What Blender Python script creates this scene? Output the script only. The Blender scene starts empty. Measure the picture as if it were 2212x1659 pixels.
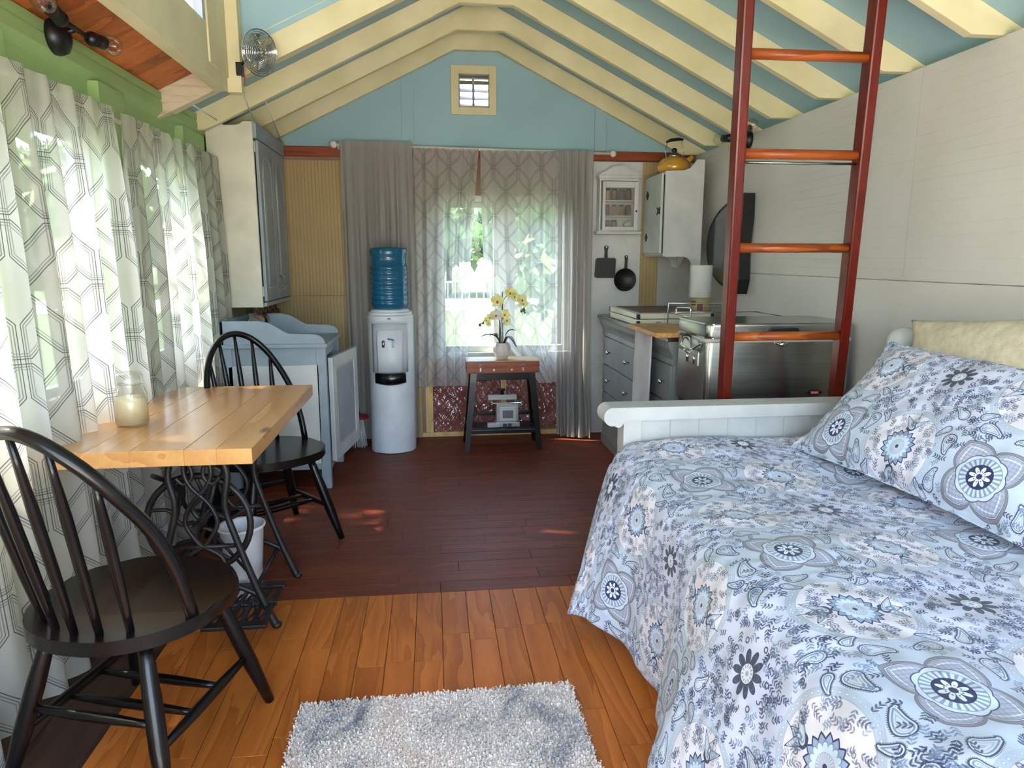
import bpy, bmesh, math, random
import numpy as np
from mathutils import Vector, Matrix, noise
R = math.radians
rnd = random.Random(7)
scene = bpy.context.scene
COL = scene.collection

# ---------------------------------------------------------------- camera, sky, sun, exposure
cam = bpy.data.cameras.new('camera'); cam.lens = 24.41; cam.sensor_width = 36; cam.clip_start = 0.02; cam.clip_end = 200
camo = bpy.data.objects.new('camera', cam); COL.objects.link(camo)
camo.location = (0, 0, 1.35); camo.rotation_euler = (R(90 - 10.259), 0, R(-6.4))
scene.camera = camo
scene.view_settings.view_transform = 'Standard'; scene.view_settings.look = 'None'
scene.view_settings.gamma = 1; scene.view_settings.use_curve_mapping = False
EXPOSURE = 2.75
scene.view_settings.exposure = EXPOSURE
world = bpy.data.worlds.new('sky'); scene.world = world; world.use_nodes = True
wn = world.node_tree.nodes; wl = world.node_tree.links
sky = wn.new('ShaderNodeTexSky'); sky.sky_type = 'NISHITA'; sky.sun_disc = False
sky.sun_elevation = R(52); sky.sun_rotation = R(285); sky.air_density = 1.0; sky.dust_density = 2.5; sky.ozone_density = 1.0
bg = wn['Background']; bg.inputs[1].default_value = 0.42
wl.new(sky.outputs[0], bg.inputs[0])
sun = bpy.data.lights.new('sun', 'SUN'); sun.energy = 8.0; sun.angle = R(1.0); sun.color = (1.0, 0.90, 0.76)
suno = bpy.data.objects.new('sun', sun); COL.objects.link(suno)
_d = Vector((0.50, -0.16, -0.80)).normalized()          # travel direction of the sunlight
suno.rotation_euler = _d.to_track_quat('-Z', 'Y').to_euler(); suno.location = (-6, 2, 9)
def portal(loc, rot, sx, sy):
    l = bpy.data.lights.new('daylight_portal', 'AREA'); l.shape = 'RECTANGLE'; l.size = sx; l.size_y = sy; l.cycles.is_portal = True
    o = bpy.data.objects.new('daylight_portal', l); COL.objects.link(o); o.location = loc; o.rotation_euler = rot
portal((-1.50, 2.8, 1.33), (0, R(-90), 0), 1.2, 3.2)    # side windows
portal((0.45, 5.40, 1.22), (R(-90), 0, 0), 1.1, 1.25)   # kitchen window
portal((0.35, -1.06, 1.15), (R(90), 0, 0), 2.8, 2.25)     # open door behind the camera
scene.cycles.use_denoising = True; scene.cycles.use_adaptive_sampling = True; scene.cycles.adaptive_threshold = 0.02
scene.cycles.max_bounces = 10; scene.cycles.diffuse_bounces = 5; scene.cycles.transparent_max_bounces = 16
scene.cycles.sample_clamp_indirect = 8.0
try:
    scene.cycles.denoiser = 'OPENIMAGEDENOISE'
except Exception: pass

# ---------------------------------------------------------------- helpers
_M = {}
def link(o, parent=None):
    COL.objects.link(o)
    if parent is not None: o.parent = parent
    return o
def tag(o, label=None, cat=None, group=None, kind=None):
    if label: o['label'] = label
    if cat: o['category'] = cat
    if group: o['group'] = group
    if kind: o['kind'] = kind
    return o
def thing(name, label, cat, loc=(0, 0, 0), rotz=0, group=None, kind=None):
    o = bpy.data.objects.new(name, None); COL.objects.link(o); o.empty_display_size = .05
    o.location = loc; o.rotation_euler = (0, 0, rotz)
    _M[o.name] = Matrix.Translation(loc) @ Matrix.Rotation(rotz, 4, 'Z')
    return tag(o, label, cat, group, kind)
def obj(name, bm, mat, parent=None, origin=None, local=False, label=None, kind=None, smooth=None):
    """one bmesh -> one object; bmesh is in world coordinates unless local (then in the thing's own frame)"""
    me = bpy.data.meshes.new(name)
    M = Matrix.Identity(4)
    if parent is not None:
        M = _M[parent.name]
        if not local: bm.transform(M.inverted())
    elif origin is not None:
        M = Matrix.Translation(origin); bm.transform(M.inverted())
    bmesh.ops.recalc_face_normals(bm, faces=bm.faces)
    if smooth is not None:
        for f in bm.faces: f.smooth = smooth
    bm.to_mesh(me); bm.free()
    mats = mat if isinstance(mat, (list, tuple)) else [mat]
    for m in mats: me.materials.append(m)
    o = bpy.data.objects.new(name, me); link(o, parent)
    if parent is None and origin is not None: o.location = origin
    _M[o.name] = M
    if label: o['label'] = label
    if kind: o['kind'] = kind
    return o
def copy_tree(o, parent=None):
    c = o.copy(); COL.objects.link(c); c.parent = parent
    for ch in o.children: copy_tree(ch, c)
    return c
def B(): return bmesh.new()
def box(bm, x0, x1, y0, y1, z0, z1, bev=0.0, mi=0, M=None, seg=2):
    v = [bm.verts.new((x, y, z)) for z in (z0, z1) for y in (y0, y1) for x in (x0, x1)]
    fs = [(0, 2, 3, 1), (4, 5, 7, 6), (0, 1, 5, 4), (2, 6, 7, 3), (0, 4, 6, 2), (1, 3, 7, 5)]
    faces = [bm.faces.new([v[i] for i in f]) for f in fs]
    for f in faces: f.material_index = mi
    if bev > 0:
        es = list({e for f in faces for e in f.edges})
        r = bmesh.ops.bevel(bm, geom=es, offset=bev, segments=seg, profile=.6, affect='EDGES', clamp_overlap=True)
        v = list({vv for f in r['faces'] for vv in f.verts} | {vv for vv in v if vv.is_valid})
        for f in r['faces']: f.material_index = mi
    if M is not None: bmesh.ops.transform(bm, matrix=M, verts=v)
    return v
def bx(*a, **k):
    bm = B(); box(bm, *a, **k); return bm
def frame_of(t):
    t = t.normalized(); up = Vector((0, 0, 1)) if abs(t.z) < .9 else Vector((1, 0, 0))
    a = t.cross(up).normalized(); return a, t.cross(a).normalized()
def smooth_path(pts, n=6, closed=False):
    P = [Vector(p) for p in pts]; out = []
    N = len(P); rng = N if closed else N - 1
    for i in range(rng):
        if closed: p0, p1, p2, p3 = P[(i-1) % N], P[i], P[(i+1) % N], P[(i+2) % N]
        else: p0, p1, p2, p3 = P[max(i-1, 0)], P[i], P[i+1], P[min(i+2, N-1)]
        for k in range(n):
            t = k / n
            out.append(0.5*((2*p1)+(-p0+p2)*t+(2*p0-5*p1+4*p2-p3)*t*t+(-p0+3*p1-3*p2+p3)*t**3))
    if not closed: out.append(P[-1])
    return out
def tube(bm, pts, r, seg=8, closed=False, mi=0, cap=True, flat=1.0):
    P = [Vector(p) for p in pts]; n = len(P)
    rr = r if isinstance(r, (list, tuple)) else [r]*n
    if len(rr) != n: rr = list(np.interp(np.linspace(0, 1, n), np.linspace(0, 1, len(rr)), rr))
    rings = []; a0 = None
    for i in range(n):
        t = (P[(i+1) % n]-P[i-1]) if closed else (P[min(i+1, n-1)]-P[max(i-1, 0)])
        t.normalize()
        if a0 is None: a, b = frame_of(t)
        else:
            a = a0 - t*a0.dot(t)
            a = a.normalized() if a.length > 1e-6 else frame_of(t)[0]
            b = t.cross(a)
        a0 = a
        rings.append([bm.verts.new(P[i]+(a*math.cos(2*math.pi*k/seg)+b*math.sin(2*math.pi*k/seg)*flat)*rr[i]) for k in range(seg)])
    m = n if closed else n-1
    for i in range(m):
        A, C = rings[i], rings[(i+1) % n]
        for k in range(seg):
            f = bm.faces.new((A[k], A[(k+1) % seg], C[(k+1) % seg], C[k])); f.smooth = True; f.material_index = mi
    if cap and not closed:
        for ring in (rings[0], rings[-1]):
            f = bm.faces.new(ring); f.material_index = mi
def rod(bm, a, b, r0, r1=None, mid=None, seg=10, mi=0):
    a, b = Vector(a), Vector(b); r1 = r0 if r1 is None else r1
    if mid: tube(bm, [a+(b-a)*t for t in (0, .15, .35, .5, .65, .85, 1)], [r0, r0+(mid-r0)*.4, mid, mid, mid, r1+(mid-r1)*.4, r1], seg, mi=mi)
    else: tube(bm, [a, b], [r0, r1], seg, mi=mi)
def lathe(bm, prof, c=(0, 0, 0), seg=24, mi=0, M=None, cap=True):
    rings = []; allv = []
    for r, z in prof:
        ring = [bm.verts.new((c[0]+r*math.cos(2*math.pi*k/seg), c[1]+r*math.sin(2*math.pi*k/seg), c[2]+z)) for k in range(seg)]
        rings.append(ring); allv += ring
    for A, C in zip(rings, rings[1:]):
        for k in range(seg):
            f = bm.faces.new((A[k], A[(k+1) % seg], C[(k+1) % seg], C[k])); f.smooth = True; f.material_index = mi
    if cap:
        for ring in (rings[0], rings[-1]):
            f = bm.faces.new(ring); f.material_index = mi
    if M is not None: bmesh.ops.transform(bm, matrix=M, verts=allv)
def ball(bm, c, r, sc=(1, 1, 1), seg=12, mi=0, M=None):
    n = 8; prof = [(r*math.sin(math.pi*(i+.02)/(n+.04)), -r*math.cos(math.pi*(i+.02)/(n+.04))) for i in range(n+1)]
    S = Matrix.Translation(c) @ (M or Matrix.Identity(4)) @ Matrix.Diagonal((*sc, 1))
    lathe(bm, prof, (0, 0, 0), seg, mi, S)
def prism(bm, poly, axis, a, b, mi=0, bev=0, smooth=False):
    """poly: 2D points; axis 'x','y','z' extruded from a to b. x:(y,z) y:(x,z) z:(x,y)"""
    def V(p, t):
        return {'x': (t, p[0], p[1]), 'y': (p[0], t, p[1]), 'z': (p[0], p[1], t)}[axis]
    A = [bm.verts.new(V(p, a)) for p in poly]; C = [bm.verts.new(V(p, b)) for p in poly]
    n = len(poly); fs = []
    fs.append(bm.faces.new(A)); fs.append(bm.faces.new(C[::-1]))
    for i in range(n):
        f = bm.faces.new((A[i], A[(i+1) % n], C[(i+1) % n], C[i])); f.smooth = smooth; fs.append(f)
    for f in fs: f.material_index = mi
    if bev > 0:
        es = list({e for f in fs[:2] for e in f.edges})
        r = bmesh.ops.bevel(bm, geom=es, offset=bev, segments=2, profile=.6, affect='EDGES', clamp_overlap=True)
        for f in r['faces']: f.material_index = mi
def arc(cx, cy, r, a0, a1, n=8, ry=None):
    ry = ry or r
    return [(cx+r*math.cos(R(a0+(a1-a0)*i/n)), cy+ry*math.sin(R(a0+(a1-a0)*i/n))) for i in range(n+1)]
def sheet(bm, f, nu, nv, uvs=None, smooth=True, thick=0):
    """grid surface f(u,v)->xyz, u,v in 0..1; uv map from uvs(u,v) if given"""
    g = [[bm.verts.new(f(i/nu, j/nv)) for i in range(nu+1)] for j in range(nv+1)]
    uvl = bm.loops.layers.uv.verify() if uvs else None
    for j in range(nv):
        for i in range(nu):
            fc = bm.faces.new((g[j][i], g[j][i+1], g[j+1][i+1], g[j+1][i])); fc.smooth = smooth
            if uvs:
                for lp, (a, b) in zip(fc.loops, ((i, j), (i+1, j), (i+1, j+1), (i, j+1))):
                    lp[uvl].uv = uvs(a/nu, b/nv)
    return g
def solidify(o, t, off=0):
    m = o.modifiers.new('thickness', 'SOLIDIFY'); m.thickness = t; m.offset = off; return o

# ---------------------------------------------------------------- materials
def srgb(c):
    if isinstance(c, str): c = tuple(int(c[i:i+2], 16) for i in (0, 2, 4))
    return tuple(((v/255)/12.92 if v/255 <= .04045 else ((v/255+.055)/1.055)**2.4) for v in c)+(1,)
def newmat(name):
    m = bpy.data.materials.new(name); m.use_nodes = True; nt = m.node_tree
    return m, nt, nt.nodes, nt.links, nt.nodes['Principled BSDF']
def mat(name, col, rough=.55, metal=0, col2=None, scale=6, stretch=(1, 1, 1), bump=0, bscale=None, vary=0, coat=0, spec=.5, thr=(.35, .65), detail=4):
    """painted / plain surface: two close colours mixed by noise, optional fine relief, optional per-piece value change"""
    m, nt, N, L, P = newmat(name)
    P.inputs['Roughness'].default_value = rough; P.inputs['Metallic'].default_value = metal
    P.inputs['Coat Weight'].default_value = coat; P.inputs['Specular IOR Level'].default_value = spec
    P.inputs['Base Color'].default_value = srgb(col)
    tc = N.new('ShaderNodeTexCoord'); mp = N.new('ShaderNodeMapping'); mp.inputs['Scale'].default_value = stretch
    L.new(tc.outputs['Object'], mp.inputs[0])
    out = None
    if col2 is None: col2 = tuple(max(0, int(v*.93)) for v in (tuple(int(col[i:i+2], 16) for i in (0, 2, 4)) if isinstance(col, str) else col))
    nz = N.new('ShaderNodeTexNoise'); nz.inputs['Scale'].default_value = scale; nz.inputs['Detail'].default_value = detail
    L.new(mp.outputs[0], nz.inputs['Vector'])
    cr = N.new('ShaderNodeValToRGB'); cr.color_ramp.elements[0].position = thr[0]; cr.color_ramp.elements[1].position = thr[1]
    cr.color_ramp.elements[0].color = srgb(col); cr.color_ramp.elements[1].color = srgb(col2)
    L.new(nz.outputs[0], cr.inputs[0]); out = cr.outputs[0]
    if vary:
        oi = N.new('ShaderNodeObjectInfo'); mr = N.new('ShaderNodeMapRange'); mr.inputs[3].default_value = 1-vary; mr.inputs[4].default_value = 1+vary
        L.new(oi.outputs['Random'], mr.inputs[0])
        hs = N.new('ShaderNodeHueSaturation'); L.new(mr.outputs[0], hs.inputs['Value']); L.new(out, hs.inputs['Color']); out = hs.outputs[0]
    L.new(out, P.inputs['Base Color'])
    if bump:
        b = N.new('ShaderNodeBump'); b.inputs['Strength'].default_value = bump; b.inputs['Distance'].default_value = .003
        n2 = N.new('ShaderNodeTexNoise'); n2.inputs['Scale'].default_value = bscale or scale*8; n2.inputs['Detail'].default_value = 5
        L.new(mp.outputs[0], n2.inputs['Vector']); L.new(n2.outputs[0], b.inputs['Height']); L.new(b.outputs[0], P.inputs['Normal'])
    return m
def wood(name, dark, light, axis='y', rough=.35, scale=1.0, vary=.12, knots=False, bump=.15, coat=0.0, ring=9.0):
    """grain runs along axis; each piece gets its own offset and tone"""
    m, nt, N, L, P = newmat(name)
    P.inputs['Roughness'].default_value = rough; P.inputs['Coat Weight'].default_value = coat; P.inputs['Coat Roughness'].default_value = .25; P.inputs['Specular IOR Level'].default_value = .28
    tc = N.new('ShaderNodeTexCoord'); mp = N.new('ShaderNodeMapping')
    s = {'x': (.12, 1, 1), 'y': (1, .12, 1), 'z': (1, 1, .12)}[axis]
    mp.inputs['Scale'].default_value = tuple(v*scale for v in s)
    oi = N.new('ShaderNodeObjectInfo'); vm = N.new('ShaderNodeVectorMath'); vm.operation = 'SCALE'; vm.inputs[3].default_value = 37
    cb = N.new('ShaderNodeCombineXYZ')
    for k in range(3): L.new(oi.outputs['Random'], cb.inputs[k])
    L.new(cb.outputs[0], vm.inputs[0]); ad = N.new('ShaderNodeVectorMath'); ad.operation = 'ADD'
    L.new(tc.outputs['Object'], mp.inputs[0]); L.new(mp.outputs[0], ad.inputs[0]); L.new(vm.outputs[0], ad.inputs[1])
    n1 = N.new('ShaderNodeTexNoise'); n1.inputs['Scale'].default_value = 4.5; n1.inputs['Detail'].default_value = 3; n1.inputs['Distortion'].default_value = .4
    L.new(ad.outputs[0], n1.inputs['Vector'])
    mu = N.new('ShaderNodeMath'); mu.operation = 'MULTIPLY'; mu.inputs[1].default_value = ring; L.new(n1.outputs[0], mu.inputs[0])
    fr = N.new('ShaderNodeMath'); fr.operation = 'FRACT'; L.new(mu.outputs[0], fr.inputs[0])
    n2 = N.new('ShaderNodeTexNoise'); n2.inputs['Scale'].default_value = 90; n2.inputs['Detail'].default_value = 2
    L.new(ad.outputs[0], n2.inputs['Vector'])
    mx = N.new('ShaderNodeMath'); mx.operation = 'MULTIPLY_ADD'; mx.inputs[1].default_value = .55; L.new(fr.outputs[0], mx.inputs[0])
    m3 = N.new('ShaderNodeMath'); m3.operation = 'MULTIPLY'; m3.inputs[1].default_value = .45; L.new(n2.outputs[0], m3.inputs[0]); L.new(m3.outputs[0], mx.inputs[2])
    cr = N.new('ShaderNodeValToRGB'); cr.color_ramp.elements[0].color = srgb(light); cr.color_ramp.elements[1].color = srgb(dark)
    cr.color_ramp.elements[0].position = .2; cr.color_ramp.elements[1].position = .95
    L.new(mx.outputs[0], cr.inputs[0]); out = cr.outputs[0]
    if knots:
        vo = N.new('ShaderNodeTexVoronoi'); vo.inputs['Scale'].default_value = 4.2
        mk = N.new('ShaderNodeMapping'); mk.inputs['Scale'].default_value = {'x': (.35, 1, 1), 'y': (1, .35, 1), 'z': (1, 1, .35)}[axis]
        L.new(tc.outputs['Object'], mk.inputs[0]); L.new(mk.outputs[0], vo.inputs['Vector'])
        kr = N.new('ShaderNodeValToRGB'); kr.color_ramp.elements[0].position = .03; kr.color_ramp.elements[1].position = .085
        kr.color_ramp.elements[0].color = (1, 1, 1, 1); kr.color_ramp.elements[1].color = (0, 0, 0, 1)
        L.new(vo.outputs['Distance'], kr.inputs[0])
        mm = N.new('ShaderNodeMixRGB'); mm.inputs[2].default_value = srgb((92, 52, 26)); L.new(kr.outputs[0], mm.inputs[0]); L.new(out, mm.inputs[1]); out = mm.outputs[0]
    if vary:
        mr = N.new('ShaderNodeMapRange'); mr.inputs[3].default_value = 1-vary; mr.inputs[4].default_value = 1+vary
        L.new(oi.outputs['Random'], mr.inputs[0])
        hs = N.new('ShaderNodeHueSaturation'); L.new(mr.outputs[0], hs.inputs['Value']); L.new(out, hs.inputs['Color']); out = hs.outputs[0]
    L.new(out, P.inputs['Base Color'])
    if bump:
        b = N.new('ShaderNodeBump'); b.inputs['Strength'].default_value = bump; b.inputs['Distance'].default_value = .002
        L.new(mx.outputs[0], b.inputs['Height']); L.new(b.outputs[0], P.inputs['Normal'])
    return m
def glassmat(name, tint=(1, 1, 1), gloss=.08, rough=.02):
    """thin clear pane / shell: mostly see-through with a little reflection"""
    m, nt, N, L, P = newmat(name); N.remove(P)
    t = N.new('ShaderNodeBsdfTransparent'); t.inputs[0].default_value = (*tint, 1)
    g = N.new('ShaderNodeBsdfGlossy'); g.inputs['Roughness'].default_value = rough
    lw = N.new('ShaderNodeLayerWeight'); lw.inputs[0].default_value = .25
    mr = N.new('ShaderNodeMapRange'); mr.inputs[3].default_value = gloss; mr.inputs[4].default_value = min(1, gloss+.45); L.new(lw.outputs['Facing'], mr.inputs[0])
    mx = N.new('ShaderNodeMixShader'); L.new(mr.outputs[0], mx.inputs[0]); L.new(t.outputs[0], mx.inputs[1]); L.new(g.outputs[0], mx.inputs[2])
    L.new(mx.outputs[0], N['Material Output'].inputs[0]); return m

WHITE = mat('white_paint', (205, 205, 202), .5, bump=.05)
WALLW = mat('white_wall_panel', (206, 200, 192), .6, col2=(198, 193, 184), scale=2, bump=.05)
CREAM = mat('cream_rafter_paint', (220, 208, 168), .6, col2=(200, 190, 146), scale=3, bump=.15, bscale=40)
CREAM2 = mat('cream_cabinet_paint', (222, 218, 198), .5)
BLUE = mat('pale_blue_ceiling_paint', (150, 182, 192), .7, col2=(140, 172, 180), scale=1.5, bump=.05)
GREEN = mat('light_green_paint', (160, 190, 128), .55, col2=(150, 180, 116), scale=2)
GREYB = mat('blue_grey_paint', (150, 162, 170), .5)
GREYD = mat('mid_grey_paint', (160, 168, 172), .45)
DRESS = mat('dresser_grey_paint', (130, 132, 132), .45)
TAN = mat('tan_beadboard', (172, 148, 104), .6, col2=(162, 136, 92), scale=2)
RAW = wood('raw_pine_stud', (190, 150, 95), (222, 186, 130), 'z', .7, vary=.08)
REDB = wood('red_brown_beam', (110, 48, 26), (150, 72, 40), 'x', .5, vary=.05)
ORANGE = wood('orange_ceiling_board', (150, 74, 34), (206, 122, 64), 'x', .5, vary=.3, bump=.1, ring=5)
FLOORN = wood('floor_laminate_near', (158, 80, 26), (196, 112, 46), 'y', .45, vary=.10, coat=.0, scale=1.3)
FLOORF = wood('floor_laminate_far', (96, 42, 24), (124, 58, 34), 'x', .5, vary=.08, coat=.03, scale=1.3)
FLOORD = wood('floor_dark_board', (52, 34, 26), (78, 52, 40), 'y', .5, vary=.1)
PINE = wood('pine_tabletop', (190, 130, 68), (214, 160, 98), 'y', .28, vary=.02, knots=True, coat=.5, scale=.9, bump=.05, ring=5)
REDW = wood('red_stained_ladder', (80, 17, 9), (102, 25, 13), 'z', .3, vary=0, coat=.15, bump=.05)
RUNG = wood('brown_ladder_rung', (112, 46, 18), (172, 88, 36), 'x', .35, vary=.1, coat=.15)
BLACKW = mat('black_painted_wood', (11, 9, 9), .27, col2=(19, 15, 14), scale=5, coat=.1, spec=.35)
IRON = mat('black_cast_iron', (20, 17, 17), .45, col2=(34, 28, 26), scale=9, bump=.2)
BLACK = mat('black_plastic', (16, 16, 17), .4)
STEEL = mat('brushed_steel', (178, 178, 172), .26, 1.0, scale=3, stretch=(1, 1, 40))
CHROME = mat('chrome', (214, 214, 212), .1, 1.0)
SILVER = mat('satin_silver', (180, 180, 178), .3, 1.0)
GLASS = glassmat('clear_window_glass', (.93, .96, .95), .05)
JAR = glassmat('clear_jar_glass', (.94, .95, .93), .10)
def arrmat(name, col, rough=.5, **k): return mat(name, col, rough, **k)

# ================================================================ SETTING
XR, YB, XL, YF = 1.956, 5.22, -1.35, -1.0     # right wall, back wall, side-window wall, wall behind the camera
RX, RZ, SL = 0.33, 2.85, 0.495                # ridge line and slope of the rafter undersides
def rz(x): return RZ - SL*abs(x-RX)
def struct(name, bm, m, parent=None, label=None, **k):
    o = obj(name, bm, m, parent, label=label, **k)
    if parent is None: o['kind'] = 'structure'
    return o
# ---- floor: laminate strips, lengthwise near the camera, crosswise beyond the joint
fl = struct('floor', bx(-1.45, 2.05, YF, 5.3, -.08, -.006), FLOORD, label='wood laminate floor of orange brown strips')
r2 = random.Random(3)
SEAM = 2.675
def plank(x0, x1, y0, y1, m):
    z = -.0012 - r2.random()*.0008; g = .0008
    obj('plank', bx(x0+g, x1-g, y0+g, y1-g, -.006, z, bev=.0012, seg=1), m, fl, label=None)
x = -.97; col = 0
while x < 0.98:
    y = SEAM - r2.uniform(.1, .55)
    ys = [SEAM]
    while y > .95: ys.append(y); y -= r2.uniform(.38, .62)
    ys.append(.95)
    for a, b in zip(ys[1:], ys): plank(x, x+.0978, a, b, FLOORN)
    x += .0978; col += 1
y = SEAM
while y < YB-.01:
    h = .0955; xs = [-1.35]
    xx = -1.35+r2.uniform(.2, .7)
    while xx < 1.3: xs.append(xx); xx += r2.uniform(.5, .8)
    xs.append(1.3)
    for a, b in zip(xs, xs[1:]): plank(a, b, y, min(y+h, YB), FLOORF)
    y += h
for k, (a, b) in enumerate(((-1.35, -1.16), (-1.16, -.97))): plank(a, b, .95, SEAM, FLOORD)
bm = B()
for i in range(36): box(bm, -1.35+i*.0978, -1.35+(i+1)*.0978-.001, YF, .949, -.006, -.0015, .001, seg=1)
for i in range(10): box(bm, .982+i*.0978, .982+(i+1)*.0978-.001, .951, 2.674, -.006, -.0015, .001, seg=1)
for i in range(26): box(bm, 1.301, 1.95, SEAM+i*.0955, min(SEAM+(i+1)*.0955-.001, YB), -.006, -.0015, .001, seg=1)
obj('outer_planks', bm, FLOORN, fl, kind='stuff')

# ---- back wall with kitchen window and vent openings
BROWNW = mat('bare_brown_board', (150, 122, 98), .7, col2=(134, 104, 80), scale=3)
WX0, WX1, WZ0, WZ1 = 0.0, 1.06, .62, 1.80
bm = B()
for a in ((XL-.1, WX0, 0, 2.12), (WX1, XR+.1, 0, 2.12), (WX0, WX1, 0, WZ0), (WX0, WX1, WZ1, 2.12)):
    box(bm, a[0], a[1], YB+.09, YB+.12, a[2], a[3])
for a in ((XL-.1, -.62), (-.16, -.02), (1.08, XR+.1)): box(bm, a[0], a[1], YB, YB+.09, 0, 2.12)
box(bm, -.62, -.16, YB, YB+.09, .0, 2.12); box(bm, -.02, 1.08, YB, YB+.09, WZ1, 2.12); 
wb = struct('wall_back', bm, BROWNW, label='end wall with kitchen window under a pale blue gable')
VX0, VX1, VZ0, VZ1 = .205, .42, 2.405, 2.625
def gp(x): return 2.85+.13-SL*abs(x-RX)
bm = B()
prism(bm, [(-1.45, 2.12), (VX0, 2.12), (VX0, gp(VX0)), (-1.45, gp(-1.45))], 'y', YB-.004, YB+.1)
prism(bm, [(VX1, 2.12), (2.1, 2.12), (2.1, gp(2.1)), (VX1, gp(VX1))], 'y', YB-.004, YB+.1)
box(bm, VX0, VX1, YB-.004, YB+.1, 2.12, VZ0)
prism(bm, [(VX0, VZ1), (VX1, VZ1), (VX1, gp(VX1)), (RX, gp(RX)), (VX0, gp(VX0))], 'y', YB-.004, YB+.1)
obj('gable_panel', bm, BLUE, wb, label='pale blue painted gable')
for xx, w in ((-.20, .085), (.0, 0), (1.19, .085)):
    if w: obj('batten', bx(xx, xx+w, YB-.018, YB-.004, 2.12, rz(xx)-.0, .002), BLUE, wb)
obj('crossbeam', bx(-1.3, 1.95, YB-.03, YB, 2.055, 2.12, .004), REDB, wb, label='red brown timber')
# beadboard: many shallow rounded ridges in one profile
def beadboard(x0, x1, z0, z1, y=YB, pitch=.024):
    bm = B(); n = max(1, int((x1-x0)/pitch)); p = [(x0, y)]
    for i in range(n):
        a = x0+(x1-x0)*i/n; w = (x1-x0)/n
        p += [(a+.0001, y-.009), (a+w*.12, y-.012), (a+w*.84, y-.012), (a+w*.95, y-.009)]
    p += [(x1, y)]
    prism(bm, p, 'z', z0, z1); return bm
obj('beadboard_panel', beadboard(-1.3, -.55, 1.085, 2.03), TAN, wb, label='tan beadboard panel')
obj('beadboard_panel', beadboard(-1.3, -.10, .0, 1.08), TAN, wb, label='tan beadboard panel')
obj('white_board', bx(1.16, 1.56, YB-.014, YB, .55, 2.05, .002), WHITE, wb, label='white painted board')
obj('white_board', bx(1.13, 1.56, YB-.012, YB, .0, .55, .002), WHITE, wb)
obj('beadboard_panel', beadboard(1.56, 1.70, .96, 2.05), TAN, wb, label='tan beadboard panel')
obj('grey_board', bx(1.70, XR, YB-.01, YB, .9, 2.05, .002), mat('light_grey_board', (176, 172, 166), .6), wb, label='light grey board')
# open stud bay under the window: pink insulation behind wrinkled clear film
for a, b in ((-.075, -.02), (.50, .54), (1.04, 1.08)): obj('stud', bx(a, b, YB-.002, YB+.088, .035, WZ0, .002), RAW, wb)
obj('sill_plate', bx(-.16, 1.12, YB-.01, YB+.088, 0, .035, .003), RAW, wb, label='raw pine plate on the floor')
obj('stud', bx(-.02, 1.04, YB, YB+.088, WZ0-.04, WZ0, .002), RAW, wb)
PINK = mat('pink_insulation', (178, 112, 104), .95, col2=(140, 82, 74), scale=7, bump=.6, bscale=30)
FILM = glassmat('clear_plastic_film', (.86, .80, .80), .10, .10)
for a, b in ((-.02, .50), (.54, 1.04)):
    bm = B(); sheet(bm, lambda u, v, a=a, b=b: (a+(b-a)*u, YB+.045+.012*noise.noise(Vector((u*4+a, v*4, 1))), .035+(WZ0-.075)*v), 16, 16)
    obj('insulation_batt', bm, PINK, wb)
    bm = B()
    def ff(u, v, a=a, b=b):
        q = Vector((u*5+a*3-v*3, v*1.6+u*2, 3.3)); n = abs(noise.noise(q*1.7)); k = abs(noise.noise(Vector((u*9+v*7+a, v*2-u*1.5, 8))))**.7; k2 = abs(noise.noise(Vector((u*14-v*11, v*3+u*2, 4))))
        return (a+(b-a)*u, YB-.004+.02*n+.030*k+.016*k2, .035+(WZ0-.075)*v)
    sheet(bm, ff, 90, 90); obj('plastic_film', bm, FILM, wb, label='wrinkled clear plastic film')

# ---- kitchen window
GL = glassmat('window_glass', (.94, .97, .95), .04)
WFR = mat('white_window_frame', (214, 216, 208), .45)
w1 = thing('window_1', 'white framed double window over the console table', None, (.53, YB+.05, WZ0), kind='structure')
bm = B()
for a in ((WX0, WX0+.045, WZ0, WZ1), (WX1-.045, WX1, WZ0, WZ1)): box(bm, a[0], a[1], YB-.01, YB+.09, a[2], a[3], .004)
box(bm, WX0, WX1, YB-.01, YB+.09, WZ1-.045, WZ1, .004); box(bm, WX0-.02, WX1+.02, YB-.03, YB+.09, WZ0-.01, WZ0+.03, .004)
box(bm, .49, .57, YB-.01, YB+.09, WZ0, WZ1, .004)
obj('window_frame', bm, WFR, w1)
for a, b in ((.045, .49), (.57, 1.015)):
    bm = B()
    for c in ((a, a+.04, WZ0+.03, WZ1-.045), (b-.04, b, WZ0+.03, WZ1-.045)): box(bm, c[0], c[1], YB+.02, YB+.06, c[2], c[3], .004)
    for c in ((WZ0+.03, WZ0+.075), (WZ1-.085, WZ1-.045)): box(bm, a+.04, b-.04, YB+.02, YB+.06, c[0], c[1], .004)
    obj('sash', bm, WFR, w1)
    obj('pane', bx(a+.04, b-.04, YB+.038, YB+.041, WZ0+.075, WZ1-.085), GL, w1)
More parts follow.
